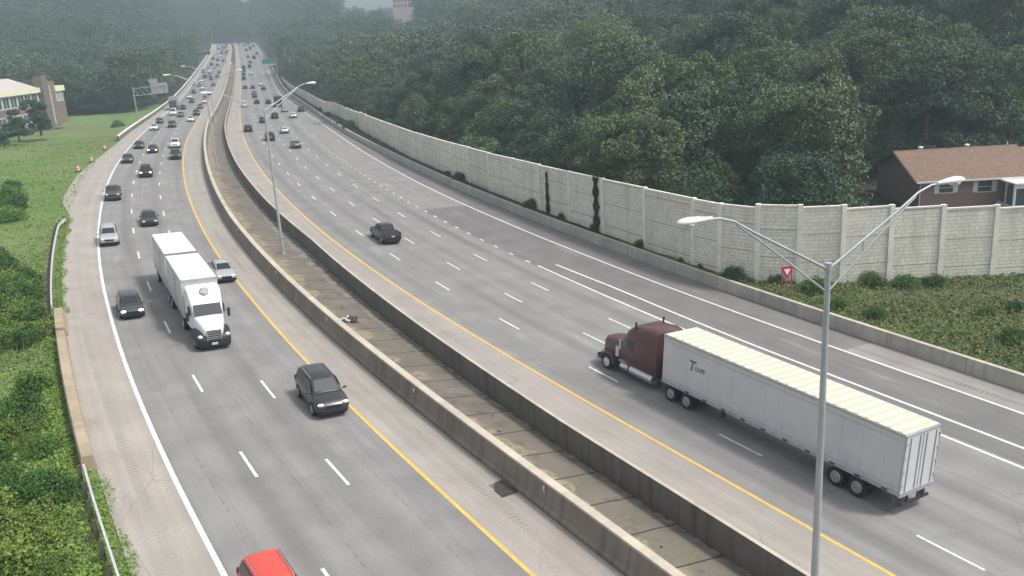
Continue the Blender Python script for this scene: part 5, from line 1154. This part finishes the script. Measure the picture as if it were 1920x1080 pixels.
mb = MB(); mb.loft([ring(y, [(wd, z0), (wd, (z0 + z1) / 2), (wd * .94, z1 - .12), (wd * .75, z1)]) for y, wd, z0, z1 in ((FT_ - 1.85, 1.0, 1.15, 2.1), (FT_ - 1.0, .86, 1.1, 1.95), (FT_ - .4, .68, 1.05, 1.75), (FT_ - .12, .55, 1.1, 1.5))]); mb.obj('hood', 'truck_white', trac, 45)
mb = MB(); mb.loft([ring(y, [(wd, .35), (wd * 1.03, .7), (wd, z1), (wd * .8, z1 + .05)]) for y, wd, z1 in ((FT_ - 1.9, 1.2, 1.25), (FT_ - .9, 1.22, 1.28), (FT_ - .2, 1.12, 1.05), (FT_, .85, .9))]); mb.obj('bumper', 'black_trim', trac, 45)
mb = MB(); mb.box((0, FT_ - .05, 1.15), (.48, .06, .36)); gr = mb.obj('grille', 'black_trim', trac); mb = MB()
for k in range(5): mb.box((0, FT_ + .02, .90 + k * .14), (.46, .02, .03))
mb.box((-.47, FT_ + .02, 1.16), (.03, .02, .34)); mb.box((.47, FT_ + .02, 1.16), (.03, .02, .34)); mb.obj('grille_bars', 'chrome', gr)
mb = MB(); q = [(-.96, FT_ - 1.82, 2.12), (.96, FT_ - 1.82, 2.12), (.93, FT_ - 2.33, 2.80), (-.93, FT_ - 2.33, 2.80)]; mb.add([(x, y + .06, z + .05) for x, y, z in q] + q, [(0, 1, 2, 3), (0, 1, 5, 4), (1, 2, 6, 5), (2, 3, 7, 6), (3, 0, 4, 7)]); mb.obj('windscreen', 'car_glass', cb_)
mb = MB(); nrm = Vector((0, .69, .72)).normalized(); c0 = Vector((0, FT_ - 2.97, 3.60)); u_ = Vector((1, 0, 0)); v_ = Vector((0, -.55, .43)).normalized(); nrm = u_.cross(v_).normalized() * -1
nrm = nrm if nrm.y > 0 else -nrm
mb.loft([[tuple(c0 + nrm * o_ + (u_ * math.cos(a) + v_ * math.sin(a)) * rr) for a in [2 * math.pi * k / 24 for k in range(24)]] for o_, rr in ((-.25, .34), (.05, .34), (.09, .30))]); mb.obj('round_emblem', 'globe_grey', cb_, 40)
for sg in (-1, 1):
    mb = MB(); mb.ellipsoid((sg * .93, FT_ - .16, 1.08), (.17, .16, .13)); mb.obj('headlight', 'lamp_lens', trac, 60)
    mb = MB(); mb.box((sg * 1.42, FT_ - 1.9, 2.15), (.09, .06, .30)); mb.tube([(sg * 1.0, FT_ - 2.0, 2.3), (sg * 1.42, FT_ - 1.9, 2.3)], .02, 6); mb.obj('mirror', 'black_trim', cb_)
    mb = MB(); mb.box((sg * 1.225, FT_ - 2.75, 2.3), (.012, .32, .36)); mb.obj('side_window', 'car_glass', cb_)
    wheel(trac, sg * 1.07, FT_ - 1.15, r=.48); wheel(trac, sg * 1.13, yy_(83.6), dual=True)
mb = MB(); mb.box((0, FT_ + .015, .55), (.2, .02, .08)); mb.obj('number_plate', 'plate', trac); mb = MB(); mb.box((0, FT_ - 4.6, .8), (.45, 2.6, .14)); mb.obj('frame', 'dark_frame', trac)
r.matrix_world = frame_at(s_c, -17.2, -1)

# ------------------------------------------------------------------ haze
m = bpy.data.materials.new('haze_air'); m.use_nodes = True; t = m.node_tree; t.nodes.remove(t.nodes['Principled BSDF']); pv = t.nodes.new('ShaderNodeVolumePrincipled')
pv.inputs['Color'].default_value = (.70, .89, 1.0, 1); pv.inputs['Density'].default_value = .0007; pv.inputs['Anisotropy'].default_value = .2
t.links.new(pv.outputs[0], t.nodes['Material Output'].inputs['Volume']); MATS['haze_air'] = m
mb = MB(); mb.box((0, 0, 0), (1100, 1100, 65)); o = mb.obj('haze', 'haze_air'); o.location = (-100, 500, 45); tag(o, kind='stuff', label='pale blue summer haze over the valley')
